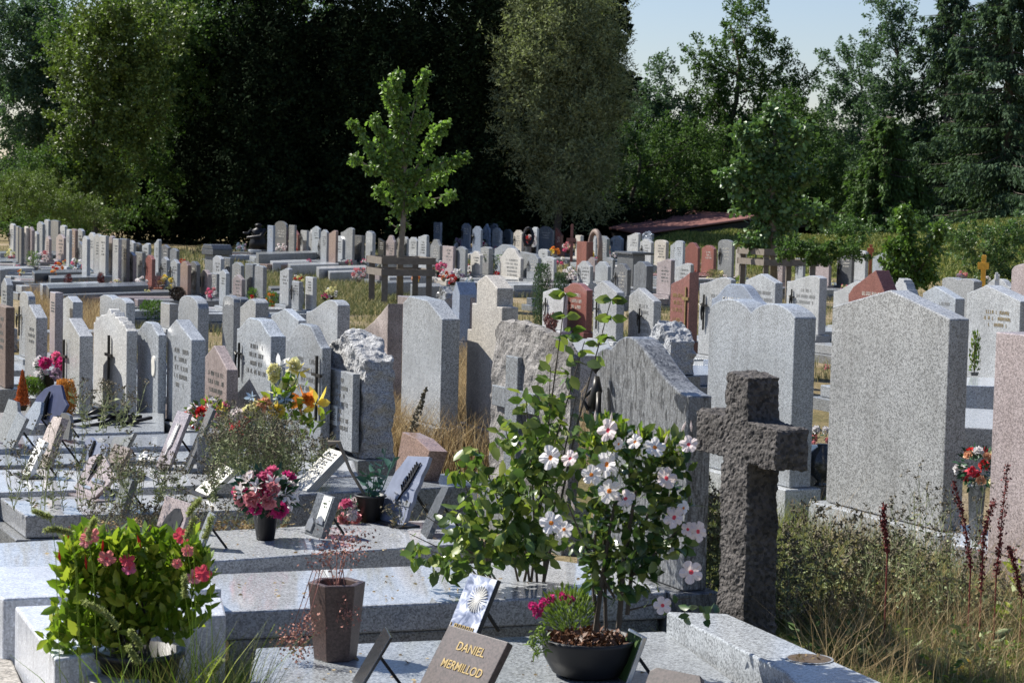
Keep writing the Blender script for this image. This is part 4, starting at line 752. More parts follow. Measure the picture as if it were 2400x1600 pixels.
# ---------------------------------------------------------------- blooms
BL = {}
def bloom(kind, col):
    if (kind, col) in BL: return BL[kind, col]
    m = P['f_'+col]
    if kind == 'carn':
        n = 90; d = unit(rng.normal(size=(n, 3))+np.array([0, 0, .55])); me = leaves('carnation', d*.35, .62, m, d, aspect=.95, fold=.1)
    elif kind == 'low':
        n = 34; d = unit(rng.normal(size=(n, 3))+np.array([0, 0, .5])); me = leaves('blossom', d*.3, .75, m, d, aspect=1.0, fold=.1)
    elif kind == 'rose':
        L = []; D_ = []
        for ring, (k, rr, up) in enumerate([(5, .62, .35), (5, .48, .8), (5, .34, 1.5), (4, .2, 3.0)]):
            for q in range(k):
                a = 2*math.pi*(q+.5*ring)/k; L.append((math.cos(a)*rr*.45, math.sin(a)*rr*.45, -.15)); D_.append((math.cos(a), math.sin(a), up))
        me = leaves('rose', np.array(L), .85, m, np.array(D_), aspect=1.15, fold=-.15, rs=.1, two=True)
    elif kind == 'lily':
        L = []; D_ = []
        for q in range(6): a = math.pi*q/3; L.append((math.cos(a)*.05, math.sin(a)*.05, 0)); D_.append((math.cos(a), math.sin(a), .45))
        me = leaves('lily', np.array(L), 1.1, m, np.array(D_), aspect=.5, fold=.1, rs=.05, two=True)
    elif kind == 'mand':
        mb = MB(); vs = [(0, 0, -.12)]; n = 60
        for ri, (rad, z) in enumerate(((.2, .0), (.55, .10), (1, .05))):
            for q in range(n):
                a = 2*math.pi*q/n; lob = (abs(math.cos(2.5*a)))**.45; rr = rad*(1 if ri == 0 else (.62+.38*lob if ri == 2 else .8+.2*lob)); vs.append((math.cos(a)*rr, math.sin(a)*rr, z+.13*math.sin(5*a+1)*rad+.05*math.sin(17*a)*rad))
        fs = [(0, 1+q, 1+(q+1) % n) for q in range(n)]; mb.add(vs[:], fs, P['f_'+('org' if col == 'white' else 'coral')]); o = len(mb.v)
        mb.add(vs[1:], [(i*n+q, i*n+(q+1) % n, (i+1)*n+(q+1) % n, (i+1)*n+q) for i in range(2) for q in range(n)], m)
        mb.lathe([(.10, -.1), (.07, -.5), (.03, -1.1)], P['leaf_pale'], 8); me = mb.mesh('open_flower')
    elif kind == 'bud':
        mb = MB(); mb.lathe([(.02, -.4), (.12, 0), (.16, .35), (.05, .9), (.001, 1.2)], m, 8); me = mb.mesh('bud')
    BL[kind, col] = me; return me
def put(parent, kind, col, loc, d, r, name=None):
    q = Vector(d).to_track_quat('Z', 'Y'); o = obj(name or 'flower', bloom(kind, col), parent, loc=loc, scale=r); o.rotation_euler = (q @ Vector((0, 0, 1)).rotation_difference(Vector((0, 0, 1)))).to_euler(); o.rotation_euler.rotate_axis('Z', random.uniform(0, 6.28)); return o
def pot(parent, kind, r, h, mat='black', z=0):
    mb = MB(); m = P[mat] if mat in P else G[mat]
    if kind == 'cone': mb.lathe([(r*.62, z), (r*.95, z+h*.93), (r*1.05, z+h*.93), (r*1.05, z+h), (r*.9, z+h), (r*.86, z+h*.8)], m, 20)
    elif kind == 'bowl': mb.lathe([(r*.5, z), (r*.75, z+h*.12), (r*.93, z+h*.5), (r, z+h*.9), (r*1.03, z+h), (r*.93, z+h), (r*.9, z+h*.75)], m, 28)
    elif kind == 'box': mb.add([(sx*r*k, sy*r*k*.7, zz) for zz, k in ((z, .8), (z+h, 1)) for sx, sy in ((-1, -1), (1, -1), (1, 1), (-1, 1))], [(3, 2, 1, 0), (4, 5, 6, 7), (0, 1, 5, 4), (1, 2, 6, 5), (2, 3, 7, 6), (3, 0, 4, 7)], m)
    elif kind == 'urn': mb.lathe([(r*.6, z), (r*.6, z+h*.05), (r*.2, z+h*.15), (r*.2, z+h*.35), (r*.8, z+h*.6), (r*1.0, z+h*.85), (r*1.1, z+h), (r*.95, z+h)], m, 20)
    return mb.build('pot', parent, smooth=kind != 'box')
def bouquet(label, x, y, z, rpx, cols, potk='cone', potm='black', kind='low', n=9, hk=1.0, leafm='leaf_art', fr=.36, name='flower_bouquet', cat='flowers', stemh=.6, nl=120, group=None, flat=.75, D=None):
    p = onz(x, y, z) if D is None else at(x, y, D); D = p.y; k = D/F; r = rpx*k; e = empty(name, p); ph = r*stemh*1.1 if potk else 0
    if potk: pot(e, potk, r*(.42 if potk == 'cone' else .6), ph*1.0, potm)
    c = Vector((0, 0, ph+r*flat*.75*hk))
    L = ell(nl, c, (r*.85, r*.85, r*.75*hk), .6); obj('foliage', leaves('foliage', L, r*.32, P[leafm], L-np.array(c)*1.0, aspect=.5), e)
    dirs = []
    for i in range(n):
        best = None
        for _ in range(12):
            d = Vector((rng.normal(), rng.normal()-.5, rng.normal()+.6)).normalized()
            s = min([1]+[(d-q).length for q in dirs])
            if best is None or s > best[0]: best = (s, d)
        dirs.append(best[1])
    for i, d in enumerate(dirs):
        col = cols[i % len(cols)]; kk, cc = (col.split(':')+[None])[:2] if ':' in col else (kind, col)
        put(e, kk, cc, c+Vector((d.x*r*.85, d.y*r*.85, d.z*r*.72*hk)), d, r*fr*random.uniform(.85, 1.15))
    tag(e, label, cat, group); return e
def plant(label, x, y, z, wpx, hpx, mat, n=500, ls=.03, potk=None, potm='terra', flowers=None, shape='cone', cat='plant', droop=-.6, aspect=.35, name='potted_plant', nfl=8, fr=.12):
    p = onz(x, y, z); D = p.y; k = D/F; w_, h_ = wpx*k/2, hpx*k; e = empty(name, p); z0 = 0
    if potk: z0 = w_*.7; pot(e, potk, w_*.8, z0, potm)
    t = rng.random(n); a = rng.random(n)*6.283; rad = np.sqrt(rng.random(n))*w_*({'cone': (1.05-t), 'ball': np.sqrt(np.maximum(.02, 1-(2*t-1)**2)), 'bush': .55+.45*np.sin(t*2.6+.3), 'vee': .25+.75*t}[shape])
    Pp = np.stack([np.cos(a)*rad, np.sin(a)*rad, z0+t*h_], 1); obj('foliage', leaves('foliage', Pp, ls, P[mat], Pp-np.array([0, 0, z0])+rng.normal(size=(n, 3))*.05, aspect=aspect, droop=droop*.1), e)
    mb = MB(); 
    for q in range(5): mb.tube([(0, 0, z0), (random.uniform(-.4, .4)*w_, random.uniform(-.4, .4)*w_, z0+h_*.8)], [.006, .002], P['bark'], 4)
    mb.build('stems', e)
    if flowers:
        for i in range(nfl):
            q = Pp[rng.integers(0, n)]; d = (q[0], q[1]-.02, .05); put(e, 'low', flowers[i % len(flowers)], (q[0]*1.1, q[1]*1.1-.01, q[2]), d, w_*fr*2)
    tag(e, label, cat); return e
def zp(zone, x, y): ox, oy, k = Z[zone]; return ox+x/k, oy+y/k, k
CN = dict(mag='magenta', pur='purple', pink='pink', rose='rose pink', red='red', white='white', yel='yellow', ply='pale yellow', org='orange', peach='peach', blue='pale blue', salm='salmon', coral='coral', lil='lilac', wp='pale pink')
FARB = [
 ('A',110,518,55,'ply pink ply','bowl','mg','on the slab at the far left edge'),('A',325,478,42,'org red ply',None,None,'standing tall before the second left row'),('A',490,535,52,'wp pink','cone','white','in a white pot before the gabled pink stone'),
 ('A',840,655,72,'white rose white blue','cone','black','in a large dark pot before the orange brown stones'),('A',640,665,55,'red org','cone','black','in a black pot at the left, above a white box'),('A',578,735,50,'org peach ply','box','white','in a white slatted box at the left'),
 ('A',975,700,48,'white blue','cone','black','in a small dark vase beneath the carved round stone'),('A',835,805,34,'ply white',None,None,'lying low on the brown slab between red tufts'),('A',940,810,38,'red',None,None,'low on the brown slab, left of small plaques'),
 ('A',1560,830,60,'white wp','cone','black','before the brownish flat stone and the red stone'),('A',1850,870,85,'yel ply yel','cone','black','big and bright, beside the orange brown pair of stones'),('A',2010,560,36,'red',None,None,'tiny, left of the tall capped pillar'),
 ('A',2330,960,62,'rose white pink','urn','mg','in a tall grey vase between low pink stones'),
 ('B',980,540,52,'wp white','cone','mg','on a small vase before the tall dark arched stone'),('B',1150,548,40,'org red',None,None,'at the foot of the small red gabled stone'),('B',1218,548,20,'white',None,None,'tiny, at the foot of the square light stone'),
 ('B',1730,660,38,'rose ply rose',None,None,'upright before the two level grey stone'),('B',1840,850,72,'pink wp','cone','mg','faded, left of the wooden guard'),('B',545,500,55,'lil blue',None,None,'growing wild near the dark statue'),
 ('B',1172,850,55,'white red ply',None,None,'behind the middle one of three narrow stones'),('B',1540,1050,66,'ply white','cone','black','in a black pot by a magenta ball'),('B',1465,1050,34,'mag','bowl','mag' if 0 else 'black','rounded, right of the three narrow stones'),
 ('C',350,868,46,'org peach yel','cone','black','seen through the posts of the left guard'),('C',600,790,78,'rose white rose coral','cone','black','large, right of the left wooden guard'),('C',540,850,46,'white',None,None,'silvery, right of the left wooden guard'),
 ('C',660,845,50,'red org white','cone','mg','low and mixed, before the pinkish stone'),('C',752,890,54,'red','bowl','black','dense and red, right of a mixed pot'),('C',812,850,66,'white lil','cone','black','round and silvery, behind the red one'),
 ('C',965,780,60,'white pink','cone','black','at the foot of the beige wavy stone'),('C',940,860,44,'white blue',None,None,'small and pale, under the beige wavy stone'),('C',840,478,74,'lil white',None,None,'on top of the second row, left of the lilac ones'),
 ('C',1080,505,66,'pur lil white',None,None,'mounded before the shaded blue stones'),('C',1880,580,52,'org yel org','bowl','mg','glowing right of the big dark wavy stone'),('C',2030,540,58,'rose white pink','cone','black','beside a thin wooden cross'),
 ('C',1955,672,60,'rose white ply',None,None,'on a dark box under the wooden cross'),('C',2045,870,80,'wp white wp','cone','black','of big pale balls, left of the cross marked stone'),('C',1812,968,66,'wp lil','bowl','black','low, left of the white gabled back'),
 ('C',2265,612,52,'yel ply','bowl','mg','at the foot of the red looped monument'),('D',135,618,50,'yel ply',None,None,'before the grey stone right of the looped monument'),('D',380,600,58,'wp pink',None,None,'behind the black cabinet, left'),
 ('D',975,608,34,'org',None,None,'on top of the pink swooping stone'),('D',1155,655,42,'white',None,None,'behind the grey swooping stone'),('D',1810,892,36,'red ply',None,None,'left of the gabled stone at the right guard'),
 ('D',945,440,50,'wp lil',None,None,'dried, behind the beige arched stone'),('E',1785,705,44,'lil pink','bowl','black','low before the yellow cross'),('E',2005,705,34,'wp white',None,None,'just right of the yellow cross foot'),('E',590,745,30,'ply',None,None,'small, right of the swooping white stone'),
 ('O',990,1130,20,'pink',None,None,'small bit visible between the double humped and biggest stones')]
FARB += [('A', 60, 660, 30, 'ply wp', None, None, 'in the grass at the left edge, below the blue slab'), ('A', 230, 690, 34, 'org ply', 'cone', 'mg', 'beside the stone box near the left edge'), ('A', 430, 640, 30, 'white', None, None, 'between the green bush and the red pot at left'),
 ('A', 720, 565, 34, 'ply org', None, None, 'before the tall pink wavy stone'), ('A', 1010, 620, 26, 'red white', None, None, 'tiny, before the narrow orange stone'), ('A', 1290, 810, 40, 'wp ply', 'bowl', 'mg', 'at the right end of the brown slab'),
 ('A', 1370, 830, 34, 'white rose', None, None, 'small, beside the pink gabled stone foot'), ('A', 1500, 880, 30, 'red', None, None, 'low, before the flat brownish stone'), ('A', 1620, 900, 30, 'ply', 'cone', 'terra', 'in a clay pot before the red wavy stone'),
 ('A', 180, 600, 30, 'rose white', None, None, 'low on the left slab behind the blue one'), ('B', 1290, 640, 28, 'rose', None, None, 'on the light slab right of the pebble row'), ('B', 1440, 560, 26, 'ply white', None, None, 'before the dark gabled stone'), ('B', 1900, 640, 30, 'white rose', None, None, 'before the pale rough column stone'),
 ('C', 180, 600, 28, 'red ply', None, None, 'over the top rail of the left guard'), ('C', 460, 600, 26, 'white', None, None, 'right behind the left wooden guard'), ('C', 1240, 500, 30, 'lil rose', None, None, 'between the shaded row and the big light wave'), ('C', 1480, 500, 26, 'red', None, None, 'beside the beige shaded stone'),
 ('D', 250, 620, 34, 'rose', None, None, 'between the grey stones under the roof'), ('D', 560, 480, 26, 'ply', None, None, 'on top of the dark cabinet'), ('D', 700, 640, 28, 'white ply', None, None, 'right behind the cabinet'), ('D', 1290, 760, 30, 'red white', None, None, 'at the foot of the red wavy stone'), ('D', 1640, 820, 30, 'wp', None, None, 'below the carved arched stone'),
 ('E', 700, 770, 30, 'rose ply', None, None, 'before the dark wavy stone at right'), ('E', 1230, 760, 30, 'red', None, None, 'right of the swooping stones by the bush')]
for zn, x, y, rr, cols, pk, pm, where in FARB:
    X, Y, k = zp(zn, x, y); cl = cols.split(); nm = [CN[c] for c in dict.fromkeys(cl)][:3]; lab = ('%s flowers %s' % (' and '.join(nm[:2]) if len(nm) > 1 else nm[0], where)).split()
    bouquet(' '.join(lab[:16]), X, Y, .25, rr/k*1.05, cl, pk, pm, n=9 if rr > 35 else 6, group='bouquets and pots of flowers on the graves', leafm='leaf_pale' if 'blue' in cl or 'lil' in cl else 'leaf_art', nl=70)
for a in [
 ('green bush with tiny white blossoms before the left slabs', *zp('A', 360, 640)[:2], .25, 34, 34, 'leaf_bush', 500, .035, 'bowl', 'mg', ['white'], 'bush'),
 ('purple red tuft of leaves on the brown slab, the left of two', *zp('A', 750, 825)[:2], .25, 18, 30, 'dock', 260, .04, None, None, None, 'bush'),
 ('purple red tuft of leaves on the brown slab, the right of two', *zp('A', 1110, 800)[:2], .25, 16, 28, 'dock', 260, .04, None, None, None, 'bush'),
 ('little yellow dwarf conifer in front of the brown slab', *zp('A', 925, 905)[:2], .2, 16, 22, 'orange_y', 400, .03, None, None, None, 'cone'),
 ('brown green heather in an orange clay bowl', *zp('A', 1752, 870)[:2], .25, 30, 26, 'heather', 500, .03, 'bowl', 'terra', None, 'bush'),
 ('round dark brown clipped ball plant above a square stone', *zp('A', 1958, 965)[:2], .25, 38, 30, 'brownball', 1500, .03, None, None, None, 'ball'),
 ('grey green low clump at the end of the brown slab', *zp('A', 1050, 935)[:2], .2, 34, 14, 'leaf_pale', 300, .035, None, None, None, 'bush'),
 ('dark dense bush in the gap left of the square stone block', *zp('M', 1050, 830)[:2], .0, 60, 55, 'leaf_oak', 900, .05, None, None, None, 'bush'),
 ('yellow flowered bush in a pot before the orange brown stone', *zp('B', 1540, 650)[:2], .25, 26, 32, 'leaf_lime', 400, .035, 'cone', 'mg', ['ply'], 'bush'),
 ('green plant with red blossoms right of the brownish arched stone', *zp('B', 700, 1080)[:2], .2, 42, 32, 'leaf_bush', 500, .04, None, None, ['red', 'ply'], 'bush'),
 ('green leafy plant with yellow leaves left of three narrow stones', *zp('B', 880, 1130)[:2], .2, 30, 34, 'leaf_bush', 300, .045, None, None, ['org'], 'bush'),
 ('white flowering tall bush in the middle of the rows', *zp('C', 1180, 790)[:2], .25, 44, 50, 'leaf_bush', 900, .04, None, None, ['white', 'white'], 'vee'),
 ('white flowering bush next to the tall one, right half', *zp('C', 1330, 780)[:2], .25, 40, 46, 'leaf_pale', 700, .04, None, None, ['white', 'white'], 'vee'),
 ('yellow green dwarf conifer below the white flowers', *zp('C', 1385, 830)[:2], .2, 14, 44, 'leaf_lime', 600, .03, None, None, None, 'cone'),
 ('heather in a dark bowl before the black looped sculpture', *zp('C', 1600, 530)[:2], .3, 40, 26, 'heather', 600, .03, 'bowl', 'black', ['red', 'wp'], 'bush'),
 ('tall dark clipped conifer right of the beige stone', 1268, 770, .0, 48, 150, 'leaf_conif', 4200, .03, None, None, None, 'bush'),
 ('second dark conifer with reddish tips beside the first', 1312, 770, .0, 44, 130, 'leaf_conif', 3600, .03, None, None, None, 'bush'),
 ('leafy green and red bush before the dark cross marked stone', *zp('C', 1690, 900)[:2], .1, 38, 60, 'leaf_bush', 900, .04, None, None, ['red'], 'bush'),
 ('dry reddish heather bush below the beige stones', *zp('C', 1270, 850)[:2], .1, 40, 24, 'heather', 400, .04, None, None, ['red'], 'bush'),
 ('grass like plant with white dots before the red stones', *zp('D', 1400, 790)[:2], .1, 32, 38, 'dry', 500, .05, None, None, ['ply', 'white'], 'vee'),
 ('yellowish dry bush before the carved arched stone', *zp('D', 1530, 880)[:2], .1, 44, 32, 'dryg', 600, .05, None, None, ['ply'], 'bush'),
 ('lime green small plant behind the low dark wave stone', *zp('D', 1810, 880)[:2], .25, 24, 20, 'leaf_lime', 300, .04, None, None, None, 'bush'),
 ('orange brown dwarf conifer at the left behind plaques', 52, 962, .36, 34, 78, 'orange_pl', 3000, .022, 'cone', 'black', None, 'cone'),
 ('golden orange dwarf conifer right of the blue slate', 152, 972, .36, 52, 80, 'orange_y', 3600, .022, None, None, None, 'bush'),
 ('green plant with white and pink blossoms behind the orange conifer', 75, 925, .36, 60, 38, 'leaf_bush', 900, .03, None, None, ['white', 'pink', 'white'], 'bush'),
 ('thin green sprig plant in a stone box beside the biggest headstone', 2283, 880, .5, 24, 90, 'leaf_shrub', 160, .05, 'box', 'mg', None, 'bush'),
 ('dark red heather beside the white gabled stone', 1290, 800, .2, 40, 60, 'heather', 600, .05, None, None, None, 'vee')]: plant(*a)
# ---------------------------------------------------------------- near bouquets
bouquet('large magenta and pink bouquet with white lilies in a square black pot', 622, 1264, .33, 80, ['rose:rose', 'lily:white', 'carn:mag', 'rose:pink', 'lily:wp', 'carn:rose', 'rose:wp', 'carn:mag', 'lily:wp', 'rose:pink'], 'cone', 'black', 'carn', 34, .8, fr=.25, stemh=.85, nl=260)
bouquet('white, pale pink and crimson carnations in a black pot at left', 115, 925, .36, 34, ['white', 'lil', 'mag', 'rose'], 'cone', 'black', 'carn', 7, 1.0, fr=.5, stemh=1.3, nl=80)
bouquet('red and white roses with an orange lily in a granite planter', 492, 1003, .55, 58, ['rose:red', 'lily:white', 'rose:rose', 'carn:white', 'rose:red', 'lily:yel', 'carn:salm'], None, None, 'rose', 18, .8, fr=.27, nl=180, leafm='leaf_shrub')
bouquet('dusty pink roses drooping beside the black eucalyptus pot', 812, 1222, .33, 36, ['rose:pink', 'rose:rose', 'rose:pink', 'carn:wp'], None, None, 'rose', 8, 1.1, fr=.42, nl=40)
bouquet('red, yellow and white roses above a dark vase between big stones', 2285, 1262, .28, 52, ['rose:red', 'rose:ply', 'rose:peach', 'rose:coral', 'carn:white'], 'cone', 'mg', 'rose', 16, 1.25, fr=.26, stemh=2.3, nl=160)
bouquet('pink and white flowers over a dark shiny globe vase', 1925, 1050, .3, 30, ['carn:pink', 'carn:white'], None, None, 'carn', 6, 1.2, fr=.4, nl=160, leafm='leaf_art')
e = empty('globe_vase', onz(1925, 1137, .3)); mb = MB(); mb.lathe([(.05, 0), (.05, .01), (.03, .03), (.09, .08), (.115, .15), (.09, .22), (.035, .26), (.04, .28)], G['bk'], 24); mb.build('vase', e, smooth=True).name = 'globe_body'; tag(e, 'dark shiny globe shaped vase half hidden by the biggest headstone', 'vase')
# granite planter under the red and white roses
slab('stone_planter', 'small square granite planter beneath the red and white roses', 'planter', [(462, 1024), (545, 1022), (553, 1002), (478, 1003)], .57, .30, G['gd'], bevel=.006)
# yellow lily arrangement
def lilies():
    D = 14.2; b = at(640, 1010, D); e = empty('flower_arrangement', b); k = D/F; mb = MB()
    sp = [(655, 860, 'lily', 'white', 22), (640, 870, 'carn', 'ply', 16), (690, 855, 'rose', 'ply', 17), (705, 868, 'lily', 'yel', 17), (672, 905, 'rose', 'ply', 20), (650, 920, 'lily', 'ply', 20), (690, 905, 'lily', 'ply', 16), (640, 955, 'lily', 'ply', 20),
          (622, 945, 'carn', 'peach', 16), (600, 955, 'rose', 'ply', 18), (585, 960, 'carn', 'ply', 15), (660, 935, 'carn', 'blue', 16), (668, 930, 'lily', 'blue', 15), (650, 960, 'rose', 'yel', 19), (630, 968, 'lily', 'white', 17), (706, 940, 'lily', 'org', 28), (738, 948, 'lily', 'yel', 32), (722, 935, 'rose', 'org', 14),
          (560, 970, 'carn', 'wp', 17), (572, 985, 'rose', 'coral', 14), (555, 1005, 'carn', 'coral', 18), (610, 975, 'carn', 'ply', 14), (640, 888, 'carn', 'ply', 13), (590, 930, 'lily', 'blue', 12)]
    for x, y, kd, col, r in sp:
        dy = rng.uniform(-.08, .08); p = at(x, y, D)-b+Vector((0, dy, 0)); put(e, kd, col, p, (rng.uniform(-.5, .3), -1, rng.uniform(0, .7)), r*k*(1.3 if kd == 'lily' else 1.2))
        mb.tube([(0, .02, -.02), p*.5+Vector((0, .05, 0)), p+Vector((0, .02, 0))], [.004, .004, .003], P['leaf_art'], 5)
    mb.build('stems', e); L = np.concatenate([np.array([tuple(at(x, y, D)-b)])+rng.normal(size=(8, 3))*.04 for x, y in [(655, 900), (690, 890), (640, 940), (690, 960), (670, 960), (600, 970), (715, 990), (740, 985), (620, 985), (725, 1000)]])
    obj('foliage', leaves('foliage', L, .075, P['leaf_lime'], aspect=.55, two=True), e); mb = MB(); mb.lathe([(.05, -.28), (.085, .0), (.09, .01), (.075, .01)], P['black'], 16); mb.build('pot', e)
    tag(e, 'big spray of yellow, white and orange silk lilies leaning to the right', 'flowers')
lilies()
# ---------------------------------------------------------------- plaques on the slabs
def plaque(label, xl, xr, yr, yt, z, tilt, mat, th=24.4, outline=None, T=.025, leg=True, base=None, name='memorial_plaque', mat2=None, group='small plaques standing on the graves', Wf=None):
    t = R(th); r, bk = axes(t); Pm = onz(xr, yr, z); D = Pm.y; d = ray(xl, yr); u = d.x/d.y; W = Wf or max(.06, min(.5, (Pm.x-u*Pm.y)/(r.x-u*r.y)))
    dz = (yr-yt)*D/F; H = dz/math.cos(R(tilt)); o = Pm-r*W; e = empty(name, o, t-R(90)); m = mat if not isinstance(mat, str) else (G.get(mat) or P[mat])
    out = outline or [(0, 0), (1, 0), (1, 1), (0, 1)]; mb = MB(); mb.prism([(a*W, b*H) for a, b in out], 0, T, m); rot = (-R(tilt), 0, 0)
    mb.build('plate', e, rot=rot, loc=(0, 0, .012 if base else .002), bevel=.003)
    if leg and tilt < 50:
        mb = MB(); zt = H*.6*math.cos(R(tilt)); yt_ = H*.6*math.sin(R(tilt))+T+.004; mb.bar((W*.5, yt_, zt), (W*.5, yt_+zt*.75, .0), .012, .012, P['iron']); mb.build('stand_leg', e)
    if base:
        mb = MB(); mb.box(-.04, W+.04, -.05, .09, 0, .0115, P['black'] if base is True else G[base]); mb.build('base', e, bevel=.002)
    tag(e, label, 'plaque', group); return e, W, H, rot
def plate_of(e): return [c_ for c_ in e.children if c_.name.startswith('plate')][0]
def onplate(e, rot, fn, name, off=0):
    mb = MB(); fn(mb); return mb.build(name, plate_of(e))
def sprig(mb, W, H, m, x0=.3, y0=.15, x1=.55, y1=.95, w_=.012):
    a, b = Vector((W*x0, -.006, H*y0)), Vector((W*x1, -.006, H*y1)); mb.bar(a, b, .007, .007, m)
    for i in range(9):
        t = .25+.08*i; c = a.lerp(b, t)
        for s in (-1, 1): mb.bar(c, c+Vector((s*H*.09*(1.1-t*.6), -.002, H*.10)), w_, .006, m)
pk_out = [(0, 0), (.82, 0), (1.25, .62), (.62, 1.02), (.42, 1.05), (.15, .9), (.12, .55)]
e, W, H, rot = plaque('pinkish rough pentagonal plaque with a black sprig and name strips', 168, 232, 1175, 1082, .30, 22, 'pk', 36, pk_out, base='pk')
onplate(e, rot, lambda mb: sprig(mb, W, H, P['iron'], .42, .35, .55, 1.0), 'sprig'); onplate(e, rot, lambda mb: (mb.box(W*.55, W*.98, -.008, -.001, H*.38, H*.46, P['silver']), letters(mb, W*.6, W*.95, H*.4, H*.045, -.008, P['letter'], 1, 3)), 'name_strip')
onplate(e, rot, lambda mb: mb.box(W*.3, W*.62, -.008, -.001, H*.18, H*.24, P['silver']), 'name_strip')
e, W, H, rot = plaque('tall slim pinkish plaque with a pale engraved emblem, leaning back', 364, 392, 1106, 973, .32, 22, 'pk', 30, base=True); onplate(e, rot, lambda mb: (sprig(mb, W, H, P['white'], .45, .2, .6, .75, .01)), 'emblem')
plaque('narrow dark plaque seen edge on, right of the tall pinkish one', 425, 434, 1120, 962, .30, 22, 'dg', 15, base=True)
e, W, H, rot = plaque('rough bluish slate plaque behind the pink pentagonal one', 182, 232, 1118, 1037, .33, 14, 'slate', 30, [(0, 0), (1, 0), (1.05, .8), (.85, .95), (.5, .88), (.2, 1.0), (.02, .85)]); onplate(e, rot, lambda mb: sprig(mb, W, H, P['iron'], .4, .3, .5, .9), 'sprig')
plaque('brown wedge shaped plaque leaning right behind the slate one', 240, 268, 1120, 1055, .33, 25, 'br', 20, [(0, 0), (1, 0), (1.1, 1.1), (0, .95)])
plaque('grey brown horn shaped plaque behind the brown wedge', 250, 280, 1080, 1018, .33, 22, 'mg', 20, [(0, 0), (1, 0), (1.2, 1.15), (.9, .9), (0, .6)])
plaque('small dark slim block plaque beside dry red tufts', 264, 284, 1205, 1125, .30, 18, 'mg', 24, T=.04)
e, W, H, rot = plaque('pinkish square plaque with a curved dark photograph', 366, 425, 1252, 1180, .33, 18, 'pk', 34); onplate(e, rot, lambda mb: mb.prism([(W*.2, H*.02), (W*.85, H*.05), (W*.9, H*.5), (W*.7, H*.75), (W*.5, H*.7), (W*.3, H*.4)], -.005, 0, P['black']), 'photograph')
plaque('small plaque on a thin wire easel behind the red flowers', 455, 466, 1290, 1205, .33, 22, 'mg', 20)
e, W, H, rot = plaque('white stone open book plaque leaning far back in the weeds', 456, 486, 1166, 1105, .30, 48, 'cream', 26, T=.03, base=True, leg=False); onplate(e, rot, lambda mb: letters(mb, W*.15, W*.85, H*.85, H*.05, 0, P['letter'], 6, 8, .6), 'inscription', .014)
e, W, H, rot = plaque('large white stone open book plaque beside the rough rock headstone', 684, 716, 1152, 1062, .42, 46, 'cream', 26, T=.05, leg=False); onplate(e, rot, lambda mb: letters(mb, W*.1, W*.9, H*.88, H*.035, 0, P['letter'], 8, 12, .5), 'inscription', .004)
for q in range(5): onplate(e, rot, lambda mb: mb.box(-.004, W+.004, .008+q*.009, .010+q*.009, -.003, H+.004, P['letter']), 'page_edge', .002)
e, W, H, rot = plaque('black framed portrait plaque with a white panel near the pink roses', 712, 752, 1262, 1165, .33, 20, 'dg', 33, T=.04); onplate(e, rot, lambda mb: (mb.box(W*.45, W*.92, -.004, 0, H*.4, H*.97, P['paper']), letters(mb, W*.55, W*.85, H*.85, H*.04, -.004, P['leaf_pale'], 3, 5, .7)), 'white_panel')
onplate(e, rot, lambda mb: mb.prism([(W*.05, H*.1), (W*.4, H*.08), (W*.42, H*.3), (W*.3, H*.4), (W*.1, H*.35)], -.012, 0, P['silver']), 'silver_ornament'); onplate(e, rot, lambda mb: mb.prism([(W*.5, H*.32), (W*.9, H*.3), (W*.85, H*.45), (W*.7, H*.5), (W*.55, H*.45)], -.01, 0, P['silver']), 'silver_ornament')
jag = [(0, 0), (1, 0), (1.02, .12), (.98, .22), (1.02, .35), (.97, .47), (1.01, .6), (.98, .72), (1.02, .86), (1, 1), (.3, .95), (.2, .8), (.1, .7), (.05, .5), (.0, .3)]
e, W, H, rot = plaque('dark slate plaque with wheat ears and two silver name plates', 876, 944, 1236, 1076, .33, 24, 'slate', 36, jag, base=True); onplate(e, rot, lambda mb: sprig(mb, W, H, P['iron'], .55, .3, .8, .85, .008), 'wheat_sprig', .014)
for q, zz in enumerate((.26, .1)): onplate(e, rot, lambda mb: (mb.box(W*(.5-.15*q), W*(.98-.15*q), -.006, -.001, H*zz, H*(zz+.07), P['silver']), letters(mb, W*(.55-.15*q), W*(.95-.15*q), H*(zz+.02), H*.03, -.006, P['letter'], 1, 3+q)), 'name_plate', .014)
e, W, H, rot = plaque('slim dark carved plaque seen edge on beside the green shrub', 984, 1000, 1262, 1140, .33, 22, 'dg', 12, jag, T=.03)
def photo_mat():
    m, t, b = new_mat('daisy_photo', .15, .6); tc = t.nodes.new('ShaderNodeTexCoord'); n = N(t, 'ShaderNodeTexNoise', Scale=22.0, Detail=6.0, Distortion=1.0); t.links.new(tc.outputs['Object'], n.inputs['Vector'])
    t.links.new(ramp(t, n.outputs['Fac'], [(.35, (.12, .14, .2)), (.5, (.3, .33, .42)), (.62, (.62, .64, .68))]), b.inputs['Base Color']); return m
PM = photo_mat()
e, W, H, rot = plaque('glossy plaque printed with white daisies and clouds, behind the brown one', 1046, 1112, 1500, 1362, .3, 26, 'black', 38, T=.02); onplate(e, rot, lambda mb: mb.box(.004, W-.004, -.003, 0, .004, H-.004, PM), 'print')
mb = MB()
for q in range(22):
    a = q*2*math.pi/22; c = Vector((W*.62, -.006, H*.62)); mb.bar(c, c+Vector((math.cos(a)*W*.3, 0, math.sin(a)*W*.3)), .007, .002, P['white'])
mb.build('printed_daisy', plate_of(e))
onplate(e, rot, lambda mb: letters(mb, W*.05, W*.9, H*.06, .03, -.004, P['gold'], 1, 2, 1), 'gilt_lettering')
